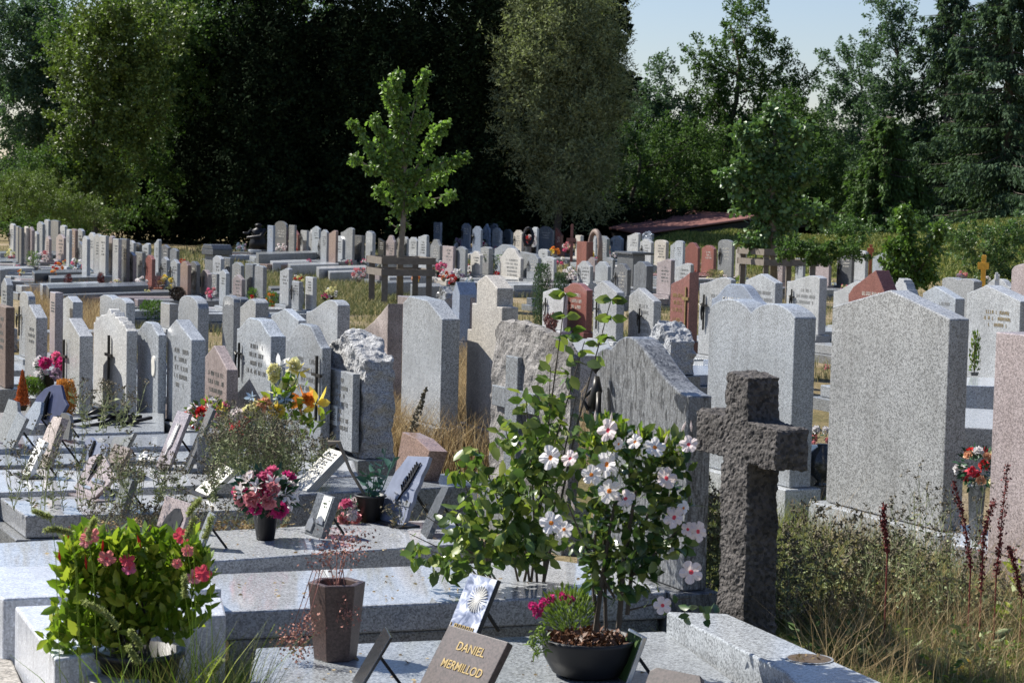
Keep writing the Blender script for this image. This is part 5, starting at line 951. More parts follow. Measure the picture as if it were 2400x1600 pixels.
e, W, H, rot = plaque('brown granite plaque engraved in gold with a name, nearest the camera', 962, 1100, 1690, 1512, .3, 32, 'rb', 38, [(0, 0), (1, 0), (1, 1), (0, 1)], T=.03, name='memorial_plaque')
for body, zz, sx in (('DANIEL', .74, 1.0), ('MERMILLOD', .50, .92)):
    cu = bpy.data.curves.new('inscription', 'FONT'); cu.body = body; cu.size = H*.15; cu.extrude = .0006; cu.offset = 0.0004; cu.align_x = 'CENTER'; cu.materials.append(P['gold'])
    o = obj('inscription', curve_mesh(cu), plate_of(e)); o.matrix_basis = Matrix.Translation((W*.52, -.002, H*zz)) @ Matrix.Rotation(R(90), 4, 'X') @ Matrix.Diagonal((sx*W/(H*1.05)*.95, 1, 1, 1))
plaque('pair of thin dark plates on an easel, left of the brown granite plaque', 828, 836, 1625, 1490, .3, 30, 'bk', 10, T=.012, Wf=.2)
e, W, H, rot = plaque('slim photo plaque with green picture leaning beside the black bowl', 1452, 1466, 1605, 1490, .3, 20, 'silver', 18, T=.02, Wf=.16); onplate(e, rot, lambda mb: mb.box(.008, W-.008, -.003, 0, .01, H-.01, P['leaf_oak']), 'print')
plaque('dark brown rounded plaque cut by the bottom edge of the picture', 1488, 1615, 1690, 1592, .3, 35, 'rb', 55, [(0, 0), (1, 0), (1, .8), (.92, .98), (.1, 1), (0, .9)], T=.04)
e, W, H, rot = plaque('white slab shaped plaque with red lettering on a black base', 52, 66, 1122, 1038, .33, 25, 'white', 24, base=True, T=.03); onplate(e, rot, lambda mb: letters(mb, W*.2, W*.8, H*.6, .03, 0, P['letter'], 3, 8), 'inscription')
plaque('mossy grey column like plaque leaning right at the left side', 80, 105, 1098, 978, .33, 18, 'st', 24, jag, T=.05)
plaque('light slate plaque with cut corners by the blue slate', 50, 80, 1010, 942, .36, 14, 'bl', 30, [(0, 0), (.9, 0), (1.1, .6), (1, 1), (.5, .95), (.05, .4)])
plaque('grey plaque with chamfered corner at the very left', -14, 14, 1040, 942, .36, 16, 'mg', 30, [(0, 0), (1, 0), (1.3, .7), (.9, 1), (.2, 1)])
plaque('second grey plaque leaning at the left edge, before the first', 5, 28, 1052, 970, .36, 20, 'mg', 30, [(0, 0), (1, 0), (1.3, .9), (.6, .95), (.3, 1)])
plaque('dark rounded plaque seen from behind, below the golden conifer', 130, 160, 1032, 972, .36, 8, 'dg', 30, [(0, 0), (1, 0), (1, .7), (.8, .95), (.5, 1), (.2, .95), (0, .7)])
e, W, H, rot = plaque('blue violet slate with ragged edge and a small dark figure', 68, 138, 1000, 905, .36, 12, 'slateb', 42, [(0, 0), (.9, 0), (1.12, .55), (.98, .68), (.8, 1), (.55, .98), (.3, .85), (.08, .6)]); onplate(e, rot, lambda mb: mb.tube([(W*.5, -.015, H*.1), (W*.5, -.02, H*.5), (W*.55, -.015, H*.8)], [.03, .022, .008], P['iron']), 'figure')
plaque('brown granite wedge vase standing in front of the dry grass', 925, 985, 1128, 1032, .42, 4, 'br', 24, [(0, 0), (1, 0), (1.25, .8), (.7, 1.0), (.15, 1.05)], T=.12, leg=False, name='stone_vase')
for i, (a, x) in enumerate([('A', 985), ('A', 1040), ('A', 1190), ('A', 1235)]): X, Y, k = zp('A', x, 815); plaque('small brown plaque on the far left brown slab, %s of four' % ORD[i], X, X+5, Y, Y-13, .25, 20, 'br', 24)
# fallen iron crosses
for lab, pts in [('fallen dark iron crucifix lying across the pale slab, the lowest', [(182, 1018), (355, 978)]), ('fallen dark iron crucifix on the pale slab, in the middle', [(196, 1000), (330, 975)]), ('fallen dark iron crucifix on the pale slab, at the back', [(170, 988), (300, 963)])]:
    D = 16.4; a, b = at(*pts[0], D-.3), at(*pts[1], D+.1); e = empty('fallen_crucifix', a); mb = MB(); v = b-a; mb.bar((0, 0, 0), v, .035, .022, P['iron']); c = v*.68; mb.bar(c+Vector((-.10, .18, -.02)), c-Vector((-.10, .18, -.02)), .03, .02, P['iron']); mb.build('cross_bars', e)
    mb = MB(); mb.tube([v*.25+Vector((0, 0, .03)), v*.45+Vector((0, -.01, .05)), v*.62+Vector((0, 0, .055)), v*.7+Vector((0, 0, .05))], [.01, .02, .028, .015], P['bronze'], 8); mb.lathe([(.001, -.025), (.022, 0), (.001, .025)], P['bronze'], 8, v*.74+Vector((0, 0, .055)), False); mb.build('figure', e, smooth=True)
    tag(e, lab, 'crucifix', 'fallen crucifixes')
# white pebbles
for i in range(14):
    p = onz(random.uniform(298, 362), random.uniform(1068, 1082), .30); mb = MB(); mb.lathe([(.001, 0), (.022, .004), (.027, .014), (.018, .026), (.001, .03)], P['white'], 7); o = mb.build('pebble', loc=p+Vector((0, 0, .0)), rot=(0, 0, random.uniform(0, 6)), scale=(random.uniform(.8, 1.4), random.uniform(.8, 1.3), random.uniform(.8, 1.3)))
    tag(o, 'white pebble in the small heap on the grey slab', 'pebble', 'white pebbles in the heap')
# ---------------------------------------------------------------- vases and pots
p = onz(786, 1542, .3); e = empty('stone_vase', p, R(12)); mb = MB(); r0, r1, h = .088, .118, .315
mb.add([(r0*math.cos(a), r0*math.sin(a), 0) for a in [q*math.pi/3 for q in range(6)]]+[(r1*math.cos(a), r1*math.sin(a), h) for a in [q*math.pi/3 for q in range(6)]]+[(r1*.72*math.cos(a), r1*.72*math.sin(a), h) for a in [q*math.pi/3 for q in range(6)]]+[(r1*.68*math.cos(a), r1*.68*math.sin(a), h-.07) for a in [q*math.pi/3 for q in range(6)]],
       [tuple(range(6))[::-1], tuple(range(18, 24))]+[(k*6+q, k*6+(q+1) % 6, (k+1)*6+(q+1) % 6, (k+1)*6+q) for k in range(3) for q in range(6)], G['vb']); mb.build('vase_body', e, bevel=.004)
mb = MB(); ends = [(-.06, -.05, .42), (.0, .03, .45), (.07, 0, .47), (.04, .05, .44), (-.17, -.08, .12), (-.13, -.12, .18), (-.2, -.05, .08), (.03, -.13, .2), (-.15, -.1, .05)]
for q in ends: mb.tube([(0, 0, h-.05), (q[0]*.5, q[1]*.5, max(h+.06, q[2]*.9)), q], [.0025, .002, .0015], P['dried'], 5)
mb.build('stems', e); pp = np.concatenate([np.array([q])+rng.normal(size=(110, 3))*(.028 if q[2] < .3 else .04) for q in ends]); obj('dried_blossoms', leaves('dried_blossoms', pp, .012, P['dried'], aspect=.8), e); tag(e, 'brown hexagonal granite vase holding drooping dried pink flowers', 'vase')
# eucalyptus pot
p = onz(867, 1222, .33); e = empty('potted_plant', p); pot(e, 'cone', .088, .155, 'black'); mb = MB(); L = []; dd = []
for (x, y) in [(905, 1050), (880, 1080), (860, 1100), (925, 1070)]:
    q = at(x, y, p.y)-p; mb.tube([(0, 0, .13), q*.5, q], [.005, .004, .002], P['leaf_euc'], 5)
    for i in range(9): t = .35+.07*i; c = q*t; L.append(tuple(c)); dd.append((rng.normal()*.7, rng.normal()*.7, .4))
mb.build('stems', e); obj('foliage', leaves('foliage', np.array(L), .07, P['leaf_euc'], np.array(dd), aspect=.5, two=True), e)
mb = MB(); q = at(790, 1035, p.y)-p; mb.tube([(-.02, 0, .13), q*.6+Vector((.0, 0, .02)), q+Vector((.01, 0, 0)), q+Vector((-.05, 0, -.01))], [.009, .009, .012, .02], P['barkg'], 8); mb.build('handle', e).name = 'curved_stalk'; tag(e, 'black pot with a blue green leafy plant and a bent wooden stalk', 'potted plant')
# black bowl with white flowering plant
BD = 8.45; p = onz(1378, 1582, .3); BD = p.y; e = empty('potted_plant', p); pot(e, 'bowl', .192, .155, 'black'); k = BD/F
obj('soil', leaves('soil', ell(900, (0, 0, .14), (.17, .17, .03), .3), .035, P['plas'], aspect=.4), e)
mb = MB()
for x0, y0, x1, y1, r_ in [(1395, 1480, 1440, 1180, .011), (1400, 1480, 1395, 1250, .009), (1450, 1470, 1490, 1150, .012), (1470, 1440, 1520, 1200, .01), (1420, 1470, 1430, 1100, .008), (1440, 1400, 1330, 1180, .006), (1480, 1350, 1590, 1240, .006), (1470, 1430, 1620, 1400, .004)]:
    a, b = at(x0, y0, BD)-p, at(x1, y1, BD-.04)-p; m_ = (a+b)/2+Vector((rng.uniform(-.02, .02), rng.uniform(-.04, .04), .01)); mb.tube([a, m_, b], [r_, r_*.8, r_*.5], P['bark'], 6)
mb.build('stems', e); pts = []; dd = []
for x, y, rx, ry, n_ in [(1450, 1060, 110, 60, 210), (1530, 1090, 80, 60, 150), (1490, 1180, 110, 70, 260), (1400, 1210, 50, 60, 70), (1470, 1280, 110, 60, 260), (1440, 1350, 70, 50, 130), (1580, 1200, 40, 50, 60), (1560, 1260, 60, 40, 70), (1340, 1260, 40, 24, 22), (1420, 1000, 40, 30, 50), (1580, 1050, 30, 30, 40), (1540, 1400, 60, 15, 14), (1640, 1430, 40, 22, 16), (1490, 1330, 40, 60, 70)]:
    n_ = int(n_*.8); c = at(x, y, BD)-p; q = ell(n_, c, (rx*k*1.05, .15, ry*k), .3); pts.append(q); dd.append((q-np.array(c))*3+rng.normal(size=(n_, 3))*.3)
obj('foliage', leaves('foliage', np.concatenate(pts), .054, P['leaf_mand'], np.concatenate(dd), aspect=.56, two=True, fold=.08), e)
q = np.concatenate([ell(22, at(x, y, BD-.03)-p, (.03, .05, .035), .2) for x, y in [(1410, 1000), (1450, 1010), (1500, 1030), (1550, 1045), (1590, 1070), (1380, 1040), (1430, 1040)]]); obj('young_leaves', leaves('young_leaves', q, .045, P['leaf_lime'], rng.normal(size=(len(q), 3))*.5+np.array([0, 0, 1]), aspect=.38, two=True), e)
for x, y, c, r_ in [(1290, 1072, 'white', 30), (1336, 1074, 'wp', 22), (1425, 1008, 'wp', 28), (1422, 1088, 'white', 32), (1386, 1112, 'white', 24), (1428, 1150, 'white', 30), (1466, 1168, 'wp', 24), (1535, 1048, 'white', 26), (1614, 1041, 'wp', 22), (1292, 1225, 'white', 28), (1322, 1240, 'white', 22), (1562, 1120, 'wp', 26), (1580, 1212, 'wp', 28),
                    (1612, 1240, 'wp', 18), (1636, 1245, 'wp', 26), (1620, 1340, 'wp', 28), (1553, 1418, 'wp', 22), (1488, 1035, 'white', 20), (1450, 1040, 'white', 16), (1602, 1190, 'white', 18)]:
    put(e, 'mand', c, at(x, y, BD-.17)-p, (rng.uniform(-1.1, .5), -1, rng.uniform(-.2, .9)), r_*k*1.0, 'open_flower')
for x, y in [(1432, 985), (1395, 980), (1600, 1005), (1498, 1020), (1560, 1035), (1620, 1005), (1345, 1190), (1590, 1060)]: put(e, 'bud', 'wp', at(x, y, BD-.1)-p, (rng.uniform(-.4, .6), -.3, 1), .032, 'bud')
q = ell(700, at(1330, 1430, BD-.1)-p, (.10, .1, .085), .3); obj('fern', leaves('fern', q, .03, P['leaf_fern'], q-np.array(at(1340, 1490, BD-.1)-p), aspect=.25), e)
q = ell(120, at(1262, 1500, BD-.12)-p, (.04, .03, .07), .3); obj('fern', leaves('fern', q, .03, P['leaf_fern'], aspect=.3), e)
for x, y in [(1265, 1425), (1275, 1412), (1258, 1438), (1320, 1398), (1290, 1402), (1335, 1405), (1250, 1420)]: put(e, 'low', 'mag', at(x, y, BD-.14)-p, (rng.uniform(-.5, .5), -1, .6), .02, 'small_flower')
tag(e, 'black bowl with a tall white and pink trumpet flowering plant', 'potted plant')
# red flowering pot at the left
p = Vector((at(325, 1600, 8.1).x, 8.1, .12)); e = empty('potted_plant', p); pot(e, 'cone', .17, .30, 'black'); k = 8.1/F; pts = []; dd = []
for x, y, rx, ry, n_ in [(300, 1400, 110, 70, 320), (230, 1350, 80, 50, 170), (330, 1360, 90, 50, 200), (420, 1370, 60, 50, 110), (200, 1280, 40, 40, 110), (300, 1290, 50, 35, 80), (420, 1300, 40, 35, 70), (170, 1380, 30, 60, 60), (210, 1470, 60, 40, 120), (400, 1460, 60, 50, 120), (280, 1480, 90, 50, 200), (160, 1470, 30, 30, 40)]:
    c = at(x, y, 8.1)-p; q = ell(n_, c, (rx*k, .16, ry*k), .35); pts.append(q); dd.append((q-np.array(c))*2+rng.normal(size=(n_, 3))*.3+np.array([0, -.1, .45]))
for q_ in range(26):
    x, y = rng.uniform(150, 480), rng.uniform(1240, 1330); c = at(x, y, 8.1+rng.uniform(-.1, .1))-p; n_ = 16; t = rng.random(n_); pts.append(np.array(c)+np.stack([rng.normal(size=n_)*.006, rng.normal(size=n_)*.006, -t*.11], 1)); a_ = rng.random(n_)*6.28; dd.append(np.stack([np.cos(a_), np.sin(a_), 1.2-t*.8], 1))
for x, y, rx, ry, n_ in [(470, 1420, 20, 40, 24), (140, 1440, 26, 26, 24), (120, 1500, 20, 20, 16), (180, 1520, 40, 20, 30)]:
    c = at(x, y, 8.05)-p; q = ell(n_, c, (rx*k, .08, ry*k), .3); pts.append(q); dd.append((q-np.array(c))*6+rng.normal(size=(n_, 3))*.3)
obj('foliage', leaves('foliage', np.concatenate(pts), .062, P['leaf_lime'], np.concatenate(dd), aspect=.5, two=True, fold=.08), e)
mb = MB()
for q in range(14): a = at(random.uniform(280, 360), 1540, 8.1)-p; b = at(random.uniform(170, 460), random.uniform(1290, 1420), 8.1)-p; mb.tube([a, (a+b)/2+Vector((0, 0, .03)), b], [.005, .004, .003], P['bark'], 5)
mb.build('stems', e)
for x, y, c, r_ in [(212, 1255, 'salm', 20), (200, 1268, 'pink', 15), (298, 1312, 'coral', 17), (303, 1332, 'rose', 16), (425, 1254, 'coral', 18), (475, 1343, 'coral', 20), (250, 1308, 'salm', 20), (440, 1290, 'salm', 14), (455, 1352, 'pink', 18), (415, 1320, 'salm', 12)]: put(e, 'mand', c, at(x, y, 7.93)-p, (rng.uniform(-.6, .6), -1, rng.uniform(.1, 1)), r_*k*1.1, 'open_flower')
for x, y in [(160, 1255), (202, 1325), (140, 1310), (328, 1275), (240, 1285)]: put(e, 'bud', 'red', at(x, y, 7.95)-p, (rng.uniform(-.6, .2), -.2, 1), .035, 'bud')
tag(e, 'black pot of bright green leaves with coral red trumpet flowers, lower left', 'potted plant')
# ---------------------------------------------------------------- green shrub
p = Vector((at(1230, 1330, 10.3).x, 10.3, 0)); e = empty('green_shrub', p); k = 10.3/F; pts = []; dd = []; mb = MB()
for x, y, rx, ry, n_, dy in [(1300, 960, 40, 50, 90, 0), (1250, 940, 40, 34, 60, 0), (1240, 1040, 50, 80, 170, 0), (1310, 1060, 75, 75, 220, 0), (1250, 1150, 100, 80, 420, -.1), (1150, 1150, 70, 60, 220, -.1), (1100, 1080, 50, 40, 100, -.1), (1070, 1210, 45, 36, 90, -.2), (1150, 1240, 100, 45, 260, -.2), (1000, 1275, 40, 22, 50, -.3), (1090, 1290, 90, 35, 200, -.3), (1230, 1260, 80, 50, 260, -.2), (1180, 1010, 30, 60, 60, 0),
                         (1320, 890, 22, 40, 22, 0), (1345, 830, 16, 24, 10, 0), (1390, 840, 30, 14, 14, 0), (975, 1255, 20, 30, 26, -.3), (1320, 800, 20, 20, 12, 0), (1280, 880, 20, 30, 26, 0)]:
    n_ = int(n_*.45); c = at(x, y, 10.3)-p; c = c+Vector((0, dy, 0)); q = ell(n_, c, (rx*k, .2, ry*k), .25); pts.append(q); dd.append(rng.normal(size=(n_, 3))*.7+np.array([0, -.2, -.25]))
for x, y in [(1326, 690), (1433, 700), (1290, 860), (1230, 900), (1180, 980), (1060, 1060), (960, 1250), (1010, 1290), (1350, 930), (1120, 1050), (1370, 800), (1000, 1210)]:
    b = at(x, y, 10.3)-p; a = Vector((rng.uniform(-.1, .1), 0, 0)); m_ = a.lerp(b, .55)+Vector((0, 0, .12)); mb.tube([a, m_, b], [.008, .005, .002], P['bark'], 6)
for x, y, n_ in [(1326, 690, 9), (1433, 702, 9), (1326, 740, 6), (1433, 745, 6), (1330, 790, 7), (1425, 790, 8), (1340, 770, 4), (1400, 805, 8)]:
    c = at(x, y, 10.3)-p; pts.append(np.tile(tuple(c), (n_, 1))); a = rng.random(n_)*6.28; dd.append(np.stack([np.cos(a), np.sin(a)*.6, np.full(n_, .05)], 1))
mb.build('stems', e); obj('foliage', leaves('foliage', np.concatenate(pts), .066, P['leaf_shrub'], np.concatenate(dd), aspect=.62, two=True, droop=.1, fold=.06), e); tag(e, 'leafy green wild shrub growing between slabs, left of the white flowers', 'shrub')
# ---------------------------------------------------------------- weeds
def weeds(label, boxes, D, hgt, n, mat='weed', seed=True, name='weeds', ls=.022, heads=True, smat='seed'):
    mb = MB(); lp = []; ld = []; sp = []
    for (x0, x1, yb, yt), cnt in boxes:
        for _ in range(cnt):
            x = rng.uniform(x0, x1); DD = D*rng.uniform(.97, 1.03); b = at(x, yb+rng.uniform(-10, 10), DD); t = at(x+rng.uniform(-40, 40), rng.uniform(yt, yt+(yb-yt)*.5), DD); v = t-b; m_ = b+v*.5+Vector((rng.uniform(-.03, .03), rng.uniform(-.03, .03), 0))
            mb.tube([b, m_, t], [.0025, .002, .001], P['weed'], 3)
            for q in range(5):
                s = b+v*rng.uniform(.35, .95); d = Vector((rng.normal()*.6, rng.normal()*.6, 1)).normalized()*rng.uniform(.05, .14); mb.tube([s, s+d], [.0014, .0008], P['weed'], 3)
                for h in range(3): sp.append(tuple(s+d+Vector(rng.normal(size=3)*.012)))
            for q in range(12): s = b+v*rng.uniform(.0, .8); lp.append(tuple(s)); ld.append((rng.normal(), rng.normal(), .4))
    o = mb.build(name); tag(o, label+', stalks', 'weeds', kind='stuff')
    o = obj(name, leaves(name, np.array(lp), ls*1.6, P[mat], np.array(ld), aspect=.35)); tag(o, label+', leaves', 'weeds', kind='stuff')
    if heads:
        sp = np.array(sp); q = np.repeat(sp, 5, 0); o = obj(name, leaves(name, q, ls*.62, P[smat], aspect=.55)); tag(o, label+', seed heads', 'weeds', kind='stuff')
weeds('dark star seeded weeds among the left plaques', [((30, 330, 1190, 1000), 34), ((180, 330, 1010, 890), 12), ((300, 520, 1180, 1080), 22), ((320, 480, 1320, 1160), 12)], 12.2, .5, 0)
weeds('dense grey brown weed clump below the yellow lilies', [((490, 700, 1110, 960), 90), ((560, 700, 1120, 1040), 40), ((700, 780, 1120, 1020), 10)], 13.0, .5, 0)
weeds('dry weeds between the two nearest left slabs', [((200, 1000, 1250, 1205), 60)], 12.0, .2, 0, mat='dry')
weeds('green grey thistles right of the stone cross', [((1820, 2150, 1420, 1190), 55), ((1800, 2350, 1560, 1300), 90), ((1600, 1700, 1420, 1080), 30)], 10.6, .5, 0, mat='weed', ls=.03)
weeds('tall wiry weeds before the biggest headstone', [((2000, 2330, 1450, 1120), 26), ((1700, 1860, 1560, 1330), 30)], 10.2, .6, 0)
# red brown dock stalks
for i, (pl, lab) in enumerate([([(2335, 1350), (2345, 1250), (2362, 1085)], 'tall dark red dock stalk before the pink headstone'), ([(2275, 1330), (2260, 1220), (2232, 1125)], 'dark red dock stalk leaning left by the rose bouquet'), ([(2300, 1380), (2305, 1250), (2330, 1170)], 'shorter dark red dock stalk between the two taller ones'),
                                 ([(2080, 1290), (2072, 1230), (2072, 1180)], 'small reddish dock stalk before the biggest headstone'), ([(2395, 1400), (2380, 1330), (2365, 1280)], 'dock stalk at the right edge')]):
    D = 9.9; b = at(*pl[0], D); e = empty('dock_plant', b); P3 = [at(x, y, D)-b for x, y in pl]; P3.insert(0, Vector((0, 0, -b.z))); mb = MB(); mb.tube(P3, [.004, .004, .003, .0015], P['dock'], 5); mb.build('stem', e)
    q = []
    for s in range(46): t = s/46*2; i0 = int(t); c = P3[1+i0].lerp(P3[2+i0], t-i0); q += [tuple(c+Vector(rng.normal(size=3)*.007)) for _ in range(9)]
    obj('seeds', leaves('seeds', np.array(q), .012, P['dock'], aspect=.9), e); tag(e, lab, 'weed plant', 'dock stalks')
for pl, lab in [([(965, 1010), (975, 960), (998, 912)], 'brown seed stalk in the dry grass before the chamfered headstone')]:
    D = 13.5; b = at(*pl[0], D); e = empty('dock_plant', b); P3 = [at(x, y, D)-b for x, y in pl]; P3.insert(0, Vector((0, 0, -b.z))); mb = MB(); mb.tube(P3, [.004, .004, .003, .0015], P['seed'], 5); mb.build('stem', e)
    q = np.concatenate([np.array([tuple(P3[1].lerp(P3[-1], t))])+rng.normal(size=(9, 3))*.014*(1.1-t) for t in np.linspace(0, 1, 26)]); obj('seeds', leaves('seeds', q, .02, P['seed'], aspect=.8), e); tag(e, lab, 'weed plant')
# foxtail grass clump by the red pot
pp = np.array([tuple(Vector((at(random.uniform(330, 600), 1600, 7.8).x, random.uniform(7.6, 8.1), 0))) for _ in range(900)]); o = obj('foxtail_grass', blades('foxtail_grass', pp, .52, .006, P['lawn'], .45, 4)); tag(o, 'thin green and purple grass beside the red flowering pot', 'grass', kind='stuff')
pp = np.array([tuple(Vector((at(random.uniform(220, 560), 1600, 7.7).x, random.uniform(7.5, 8.0), .05))) for _ in range(90)]); o = obj('broad_grass', blades('broad_grass', pp, .5, .014, P['leaf_lime'], .45, 5)); tag(o, 'broad bright green grass blades at the bottom left', 'grass', kind='stuff')
for i, (x0, y0, x1, y1, x2, y2) in enumerate([(120, 1240, 140, 1238, 165, 1250), (225, 1218, 210, 1225, 207, 1265), (105, 1242, 135, 1235, 168, 1248), (195, 1410, 250, 1425, 275, 1470), (305, 1478, 320, 1495, 330, 1515), (300, 1515, 312, 1535, 322, 1550), (432, 1350, 434, 1375, 434, 1395), (455, 1215, 445, 1240, 435, 1260), (495, 1210, 490, 1235, 480, 1260), (78, 1196, 100, 1203, 118, 1212), (520, 1545, 505, 1560, 495, 1580), (470, 1170, 450, 1185, 442, 1205)]):
    D = 7.7; b = at(x2, y2, D); e = empty('foxtail', b); c = [at(x, y, D)-b for x, y in ((x2, y2), (x1, y1), (x0, y0))]; q = np.concatenate([np.array([tuple(c[0]*(1-t)**2+c[1]*2*t*(1-t)+c[2]*t*t)])+rng.normal(size=(12, 3))*.003 for t in np.linspace(0, 1, 40)])
    obj('seed_head', leaves('seed_head', q, .013, P['fox'], rng.normal(size=(len(q), 3)), aspect=.3), e); mb = MB(); mb.tube([c[2]*.8, c[0], c[0]+Vector((.02, 0, -.12)), Vector((.06, 0, -b.z))], [.0015]*4, P['leaf_lime'], 4); mb.build('stem', e); tag(e, 'bristly green foxtail seed head arching over the bottom left slabs', 'grass head', 'foxtail heads at the bottom left')
# ---------------------------------------------------------------- far monuments
X, Y, k = zp('A', 2310, 735); D = onz(X, Y, .3).y; b = Vector((at(X-12, Y, D).x, D, 0)); e = empty('pillar_monument', b, TH-R(90)+R(10)); z1 = at(X, 500+400/4.704, D).z; z2 = at(X, 500+340/4.704, D).z; mb = MB(); mb.box(0, .42, 0, .34, 0, z1-.1, G['mg']); mb.build('shaft', e, bevel=.01)
mb = MB(); mb.box(-.05, .47, -.05, .39, z1-.1, z1+.02, G['dg']); mb.prism([(-.05, z1+.021), (.47, z1+.021), (.38, z2), (.04, z2)], -.05, .39, G['dg']); mb.build('cap', e, bevel=.01); tag(e, 'squat grey pillar monument with a dark hipped cap', 'monument')
X, Y, k = zp('D', 520, 900); D = 48.0; b = Vector((at(X-16, Y, D).x, D, 0)); e = empty('stone_cabinet', b, TH-R(90)); z1 = at(X, 480+512/4.704, D).z; mb = MB(); mb.box(0, .78, 0, .3, 0, z1-.06, G['dg']); mb.build('block', e, bevel=.01); mb = MB(); mb.box(-.05, .83, -.05, .5, z1-.057, z1, G['dg']); mb.build('lid', e, bevel=.01); tag(e, 'dark grey granite cabinet monument with a flat overhanging lid', 'monument')
X, Y, k = zp('B', 690, 640); p = onz(X, Y, 0); e = empty('pedestal_basin', p); z1 = at(X, 480+495/4.704, p.y).z; mb = MB(); s = (X*0+150/4.704)/F*p.y/2; mb.lathe([(s*.5, 0), (s*.5, .08), (s*.28, .14), (s*.24, z1*.6), (s*.5, z1*.75), (s*.95, z1*.85), (s, z1), (s*.85, z1)], G['lg'], 20); mb.build('basin_body', e, smooth=True); tag(e, 'pale stone basin on a pedestal before the dark statue', 'basin')
# dark statue
X, Y, k = zp('B', 730, 500); D = 66; b = Vector((at(X, Y, D).x, D, 0)); z0 = at(X, 480+490/4.704, D).z; z1 = at(X, 480+205/4.704, D).z; e = empty('statue', b); mb = MB(); mb.box(-.3, .3, -.3, .3, -.1, z0, G['dg']); mb.build('statue_base', e)
H_ = z1-z0; mb = MB(); mb.lathe([(.30, z0), (.27, z0+.3*H_), (.2, z0+.55*H_), (.26, z0+.72*H_), (.09, z0+.82*H_), (.07, z0+.85*H_), (.11, z0+.9*H_), (.12, z0+.95*H_), (.03, z1)], P['iron'], 14); mb.tube([(-.2, -.05, z0+.74*H_), (-.3, -.25, z0+.6*H_), (-.42, -.4, z0+.63*H_)], [.06, .045, .03], P['iron']); mb.tube([(.2, -.05, z0+.74*H_), (.1, -.35, z0+.5*H_), (-.3, -.5, z0+.45*H_)], [.08, .06, .04], P['iron']); mb.build('figure', e, smooth=True)
tag(e, 'dark statue of a robed figure reaching out, before the black wood', 'statue')
# looped red monument
X, Y, k = zp('C', 2180, 580); D = 62.0; b = Vector((at(X, Y, D).x, D, 0)); kk = D/F; e = empty('looped_monument', b, TH-R(90)); z0 = .3; zt = at(X, 480+280/4.704, D).z; zm = at(X, 480+405/4.704, D).z; mb = MB(); mb.box(-.35, .3, 0, .22, 0, zm, G['rd']); mb.build('stele', e, bevel=.01)
mb = MB(); pl = []
for q in range(13): a = math.pi*q/12; pl.append((.25+.32*math.cos(math.pi-a), .3, zt-.45+.43*math.sin(a)))
pl = [(-.09, .3, .2)]+pl+[(.59, .3, .2)]; mb.tube(pl, .075, G['ru'], 8); mb.build('loop', e, smooth=True); tag(e, 'red stone monument with a tall brown loop behind it', 'monument')
X, Y, k = zp('C', 1590, 430); D = 62; b = Vector((at(X, Y, D).x, D, 0)); z0 = at(X, 480+430/4.704, D).z; zt = at(X, 480+240/4.704, D).z; e = empty('ring_sculpture', b); mb = MB(); mb.tube([(.13*math.cos(a), .06*math.sin(a), (z0+zt)/2-.05+.25*math.sin(a)) for a in np.linspace(0, 6.283, 17)], .05, P['iron'], 8); mb.tube([(0, 0, 0), (0, 0, z0)], .1, G['dg'], 8); mb.build('ring', e); tag(e, 'black ring shaped sculpture behind the heather bowl', 'monument')
# thin wooden crosses
def wcross(label, zn, x, yb, yt, wpx, mat, th=.05, D=None, ya=.3):
    X, Y, k = zp(zn, x, yb); D = D or onz(X, Y, .1).y; b = Vector((at(X, Y, D).x, D, 0)); kk = D/F; z0 = at(X, Y, D).z; z1 = at(X, Z[zn][1]+yt/Z[zn][2], D).z; w_ = wpx/Z[zn][2]*kk/2; e = empty('wooden_cross', b, R(-20)); mb = MB(); mb.box(-th/2, th/2, -th/2, th/2, 0, z1, P[mat]); mb.build('post', e, bevel=.004)
    mb = MB(); za = z1-(z1-z0)*ya; mb.box(-w_, w_, -th/2-.012, -th/2-.002, za-th/2*1.6, za+th/2*1.6, P[mat]); mb.build('crossbar', e, bevel=.004); tag(e, label, 'cross')
wcross('bright yellow wooden cross standing at the right before the bushes', 'E', 1975, 735, 462, 100, 'yellow', .10, 50, .36)
wcross('thin reddish wooden cross among flowers in the middle', 'C', 2065, 600, 215, 110, 'roofred', .07, 64, .45)
wcross('orange wooden cross far behind the arched stone at right', 'E', 935, 700, 365, 60, 'terra', .06, 48, .15)
wcross('small white cross behind the right hand headstones', 'E', 2104, 690, 640, 26, 'white', .06, 28, .3)
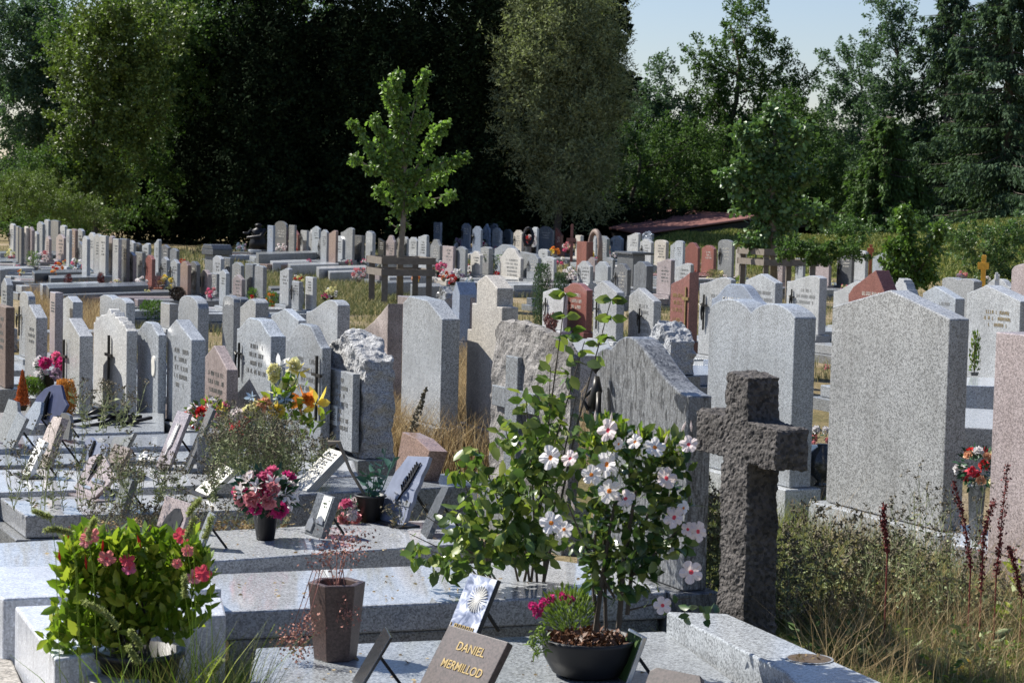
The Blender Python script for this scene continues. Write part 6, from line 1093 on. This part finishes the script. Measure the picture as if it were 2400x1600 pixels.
# low far slabs seen as bright and dark bands
for i, (zn, x0, x1, y, dy, h, m, lab) in enumerate([
 ('A', 0, 290, 440, 22, .35, 'mg', 'grey grave slab under the far left pots'), ('A', 0, 280, 530, 30, .3, 'mg', 'dark grave slab at the far left edge'), ('A', 50, 380, 612, 24, .35, 'lg', 'pale blue shining slab at the left edge'),
 ('A', 380, 920, 660, 30, .4, 'dg', 'dark slab behind the white flower box'), ('A', 560, 1310, 715, 34, .35, 'mg', 'grey slab running under the carved round stone'), ('A', 470, 1100, 790, 22, .35, 'lg', 'grey slab left of the brown slab'),
 ('A', 540, 1640, 825, 40, .4, 'dg', 'brown slab holding red tufts and small plaques'), ('A', 700, 1880, 900, 30, .3, 'mg', 'long greyish slab before the round ball plant'), ('A', 0, 60, 620, 30, .5, 'lg', 'pale stone box at the left edge'),
 ('B', 735, 1380, 545, 22, .42, 'mg', 'grey tomb slab edged with white pebbles'), ('B', 890, 1290, 638, 24, .3, 'lg', 'light slab below the pebble edged tomb'), ('B', 1085, 1620, 668, 28, .3, 'lg', 'light slab with a dark bowl, right part'), ('B', 1400, 1940, 705, 26, .3, 'lg', 'pale slab before the dark flat stone'),
 ('B', 1520, 2000, 745, 26, .25, 'lg', 'pale low curb in front of the slabs left of the guard'), ('C', 0, 500, 650, 26, .35, 'lg', 'light slab seen through the left guard, upper'), ('C', 0, 500, 740, 30, .35, 'mg', 'grey slab seen through the left guard, middle'),
 ('C', 60, 520, 800, 30, .3, 'lg', 'light slab seen through the left guard, lower'), ('C', 320, 640, 905, 36, .3, 'lg', 'light curb right of the left guard'), ('C', 0, 330, 860, 26, .3, 'mg', 'grey slab behind the guard posts'), ('B', 870, 1240, 920, 24, .3, 'mg', 'dark slab behind the three narrow stones'), ('B', 870, 1240, 975, 24, .3, 'lg', 'light slab low behind the three narrow stones')]):
    X0, Y0, k = zp(zn, x0, y); X1 = Z[zn][0]+x1/k; sl = -.03
    slab('grave_slab', lab, 'grave slab', [(X0, Y0), (X1, Y0+sl*(X1-X0)), (X1-6, Y0+sl*(X1-X0)-dy/k), (X0-6, Y0-dy/k)], h+.001*i, 0.0, G[m], group=GS)
for i in range(30): X, Y, k = zp('B', 745+i*22, 607); o = MB(); o.lathe([(.001, 0), (.06, .02), (.07, .05), (.001, .09)], P['white'], 6); q = o.build('pebble', loc=onz(X, Y, .12)); tag(q, 'white pebble in the row before the dark arched headstone tomb', 'pebble', 'white pebbles along the far tomb')

for lab, zt, (x0, x1, y0, y1), n_ in [('fallen dry leaves and crumbs on the nearest pale slab', .30, (600, 1500, 1515, 1600), 46), ('fallen dry leaves and crumbs on the pinkish polished slab', .32, (560, 1450, 1345, 1410), 60), ('fallen dry leaves and crumbs on the slab with the pink bouquet', .33, (100, 1050, 1250, 1310), 50), ('fallen dry leaves on the rough ended left slab', .30, (60, 560, 1165, 1195), 40)]:
    q = np.array([tuple(onz(rng.uniform(x0, x1), rng.uniform(y0, y1), zt+.002)) for _ in range(n_)]); dd_ = rng.normal(size=(n_, 3)); dd_[:, 2] = np.abs(dd_[:, 2])*.15; tag(obj('fallen_leaves', leaves('fallen_leaves', q, .022, P['dry'], dd_, aspect=.5)), lab, 'leaf litter', kind='stuff')
# leafy green weeds mixed into the lower right corner
for i in range(34):
    x = random.uniform(1860, 2420); y = random.uniform(1420, 1690); p = onz(x, y, 0); e = empty('leafy_weed', p); n = 70; hh = random.uniform(.15, .32); a = rng.random(n)*6.28; t = rng.random(n)
    pp = np.stack([np.cos(a)*.07*t, np.sin(a)*.07*t, t*hh], 1); obj('foliage', leaves('foliage', pp, random.uniform(.035, .06), P[random.choice(['leaf_shrub', 'leaf_lime', 'weed', 'leaf_oak'])], np.stack([np.cos(a), np.sin(a), .4+0*a], 1), aspect=.4, two=True), e); mb = MB(); mb.tube([(0, 0, 0), (.02, 0, hh)], [.004, .002], P['weed'], 4); mb.build('stem', e)
    tag(e, 'small leafy green weed among the tangled grass at the lower right', 'weed plant', 'leafy weeds in the lower right corner')

p = onz(2262, 1640, .0); e = empty('flowering_weed', p); hh = at(2262, 1580, p.y).z; mb = MB()
for i in range(9):
    q = Vector((random.uniform(-.07, .07), random.uniform(-.04, .04), hh+random.uniform(-.05, .05))); mb.tube([(0, 0, 0), q*.6, q], [.003, .002, .0015], P['weed'], 4); put(e, 'low', 'yel', q, (random.uniform(-.4, .4), -.5, 1), .018)
mb.build('stems', e); tag(e, 'yellow flowering weed near the bottom right edge of the picture', 'weed plant')
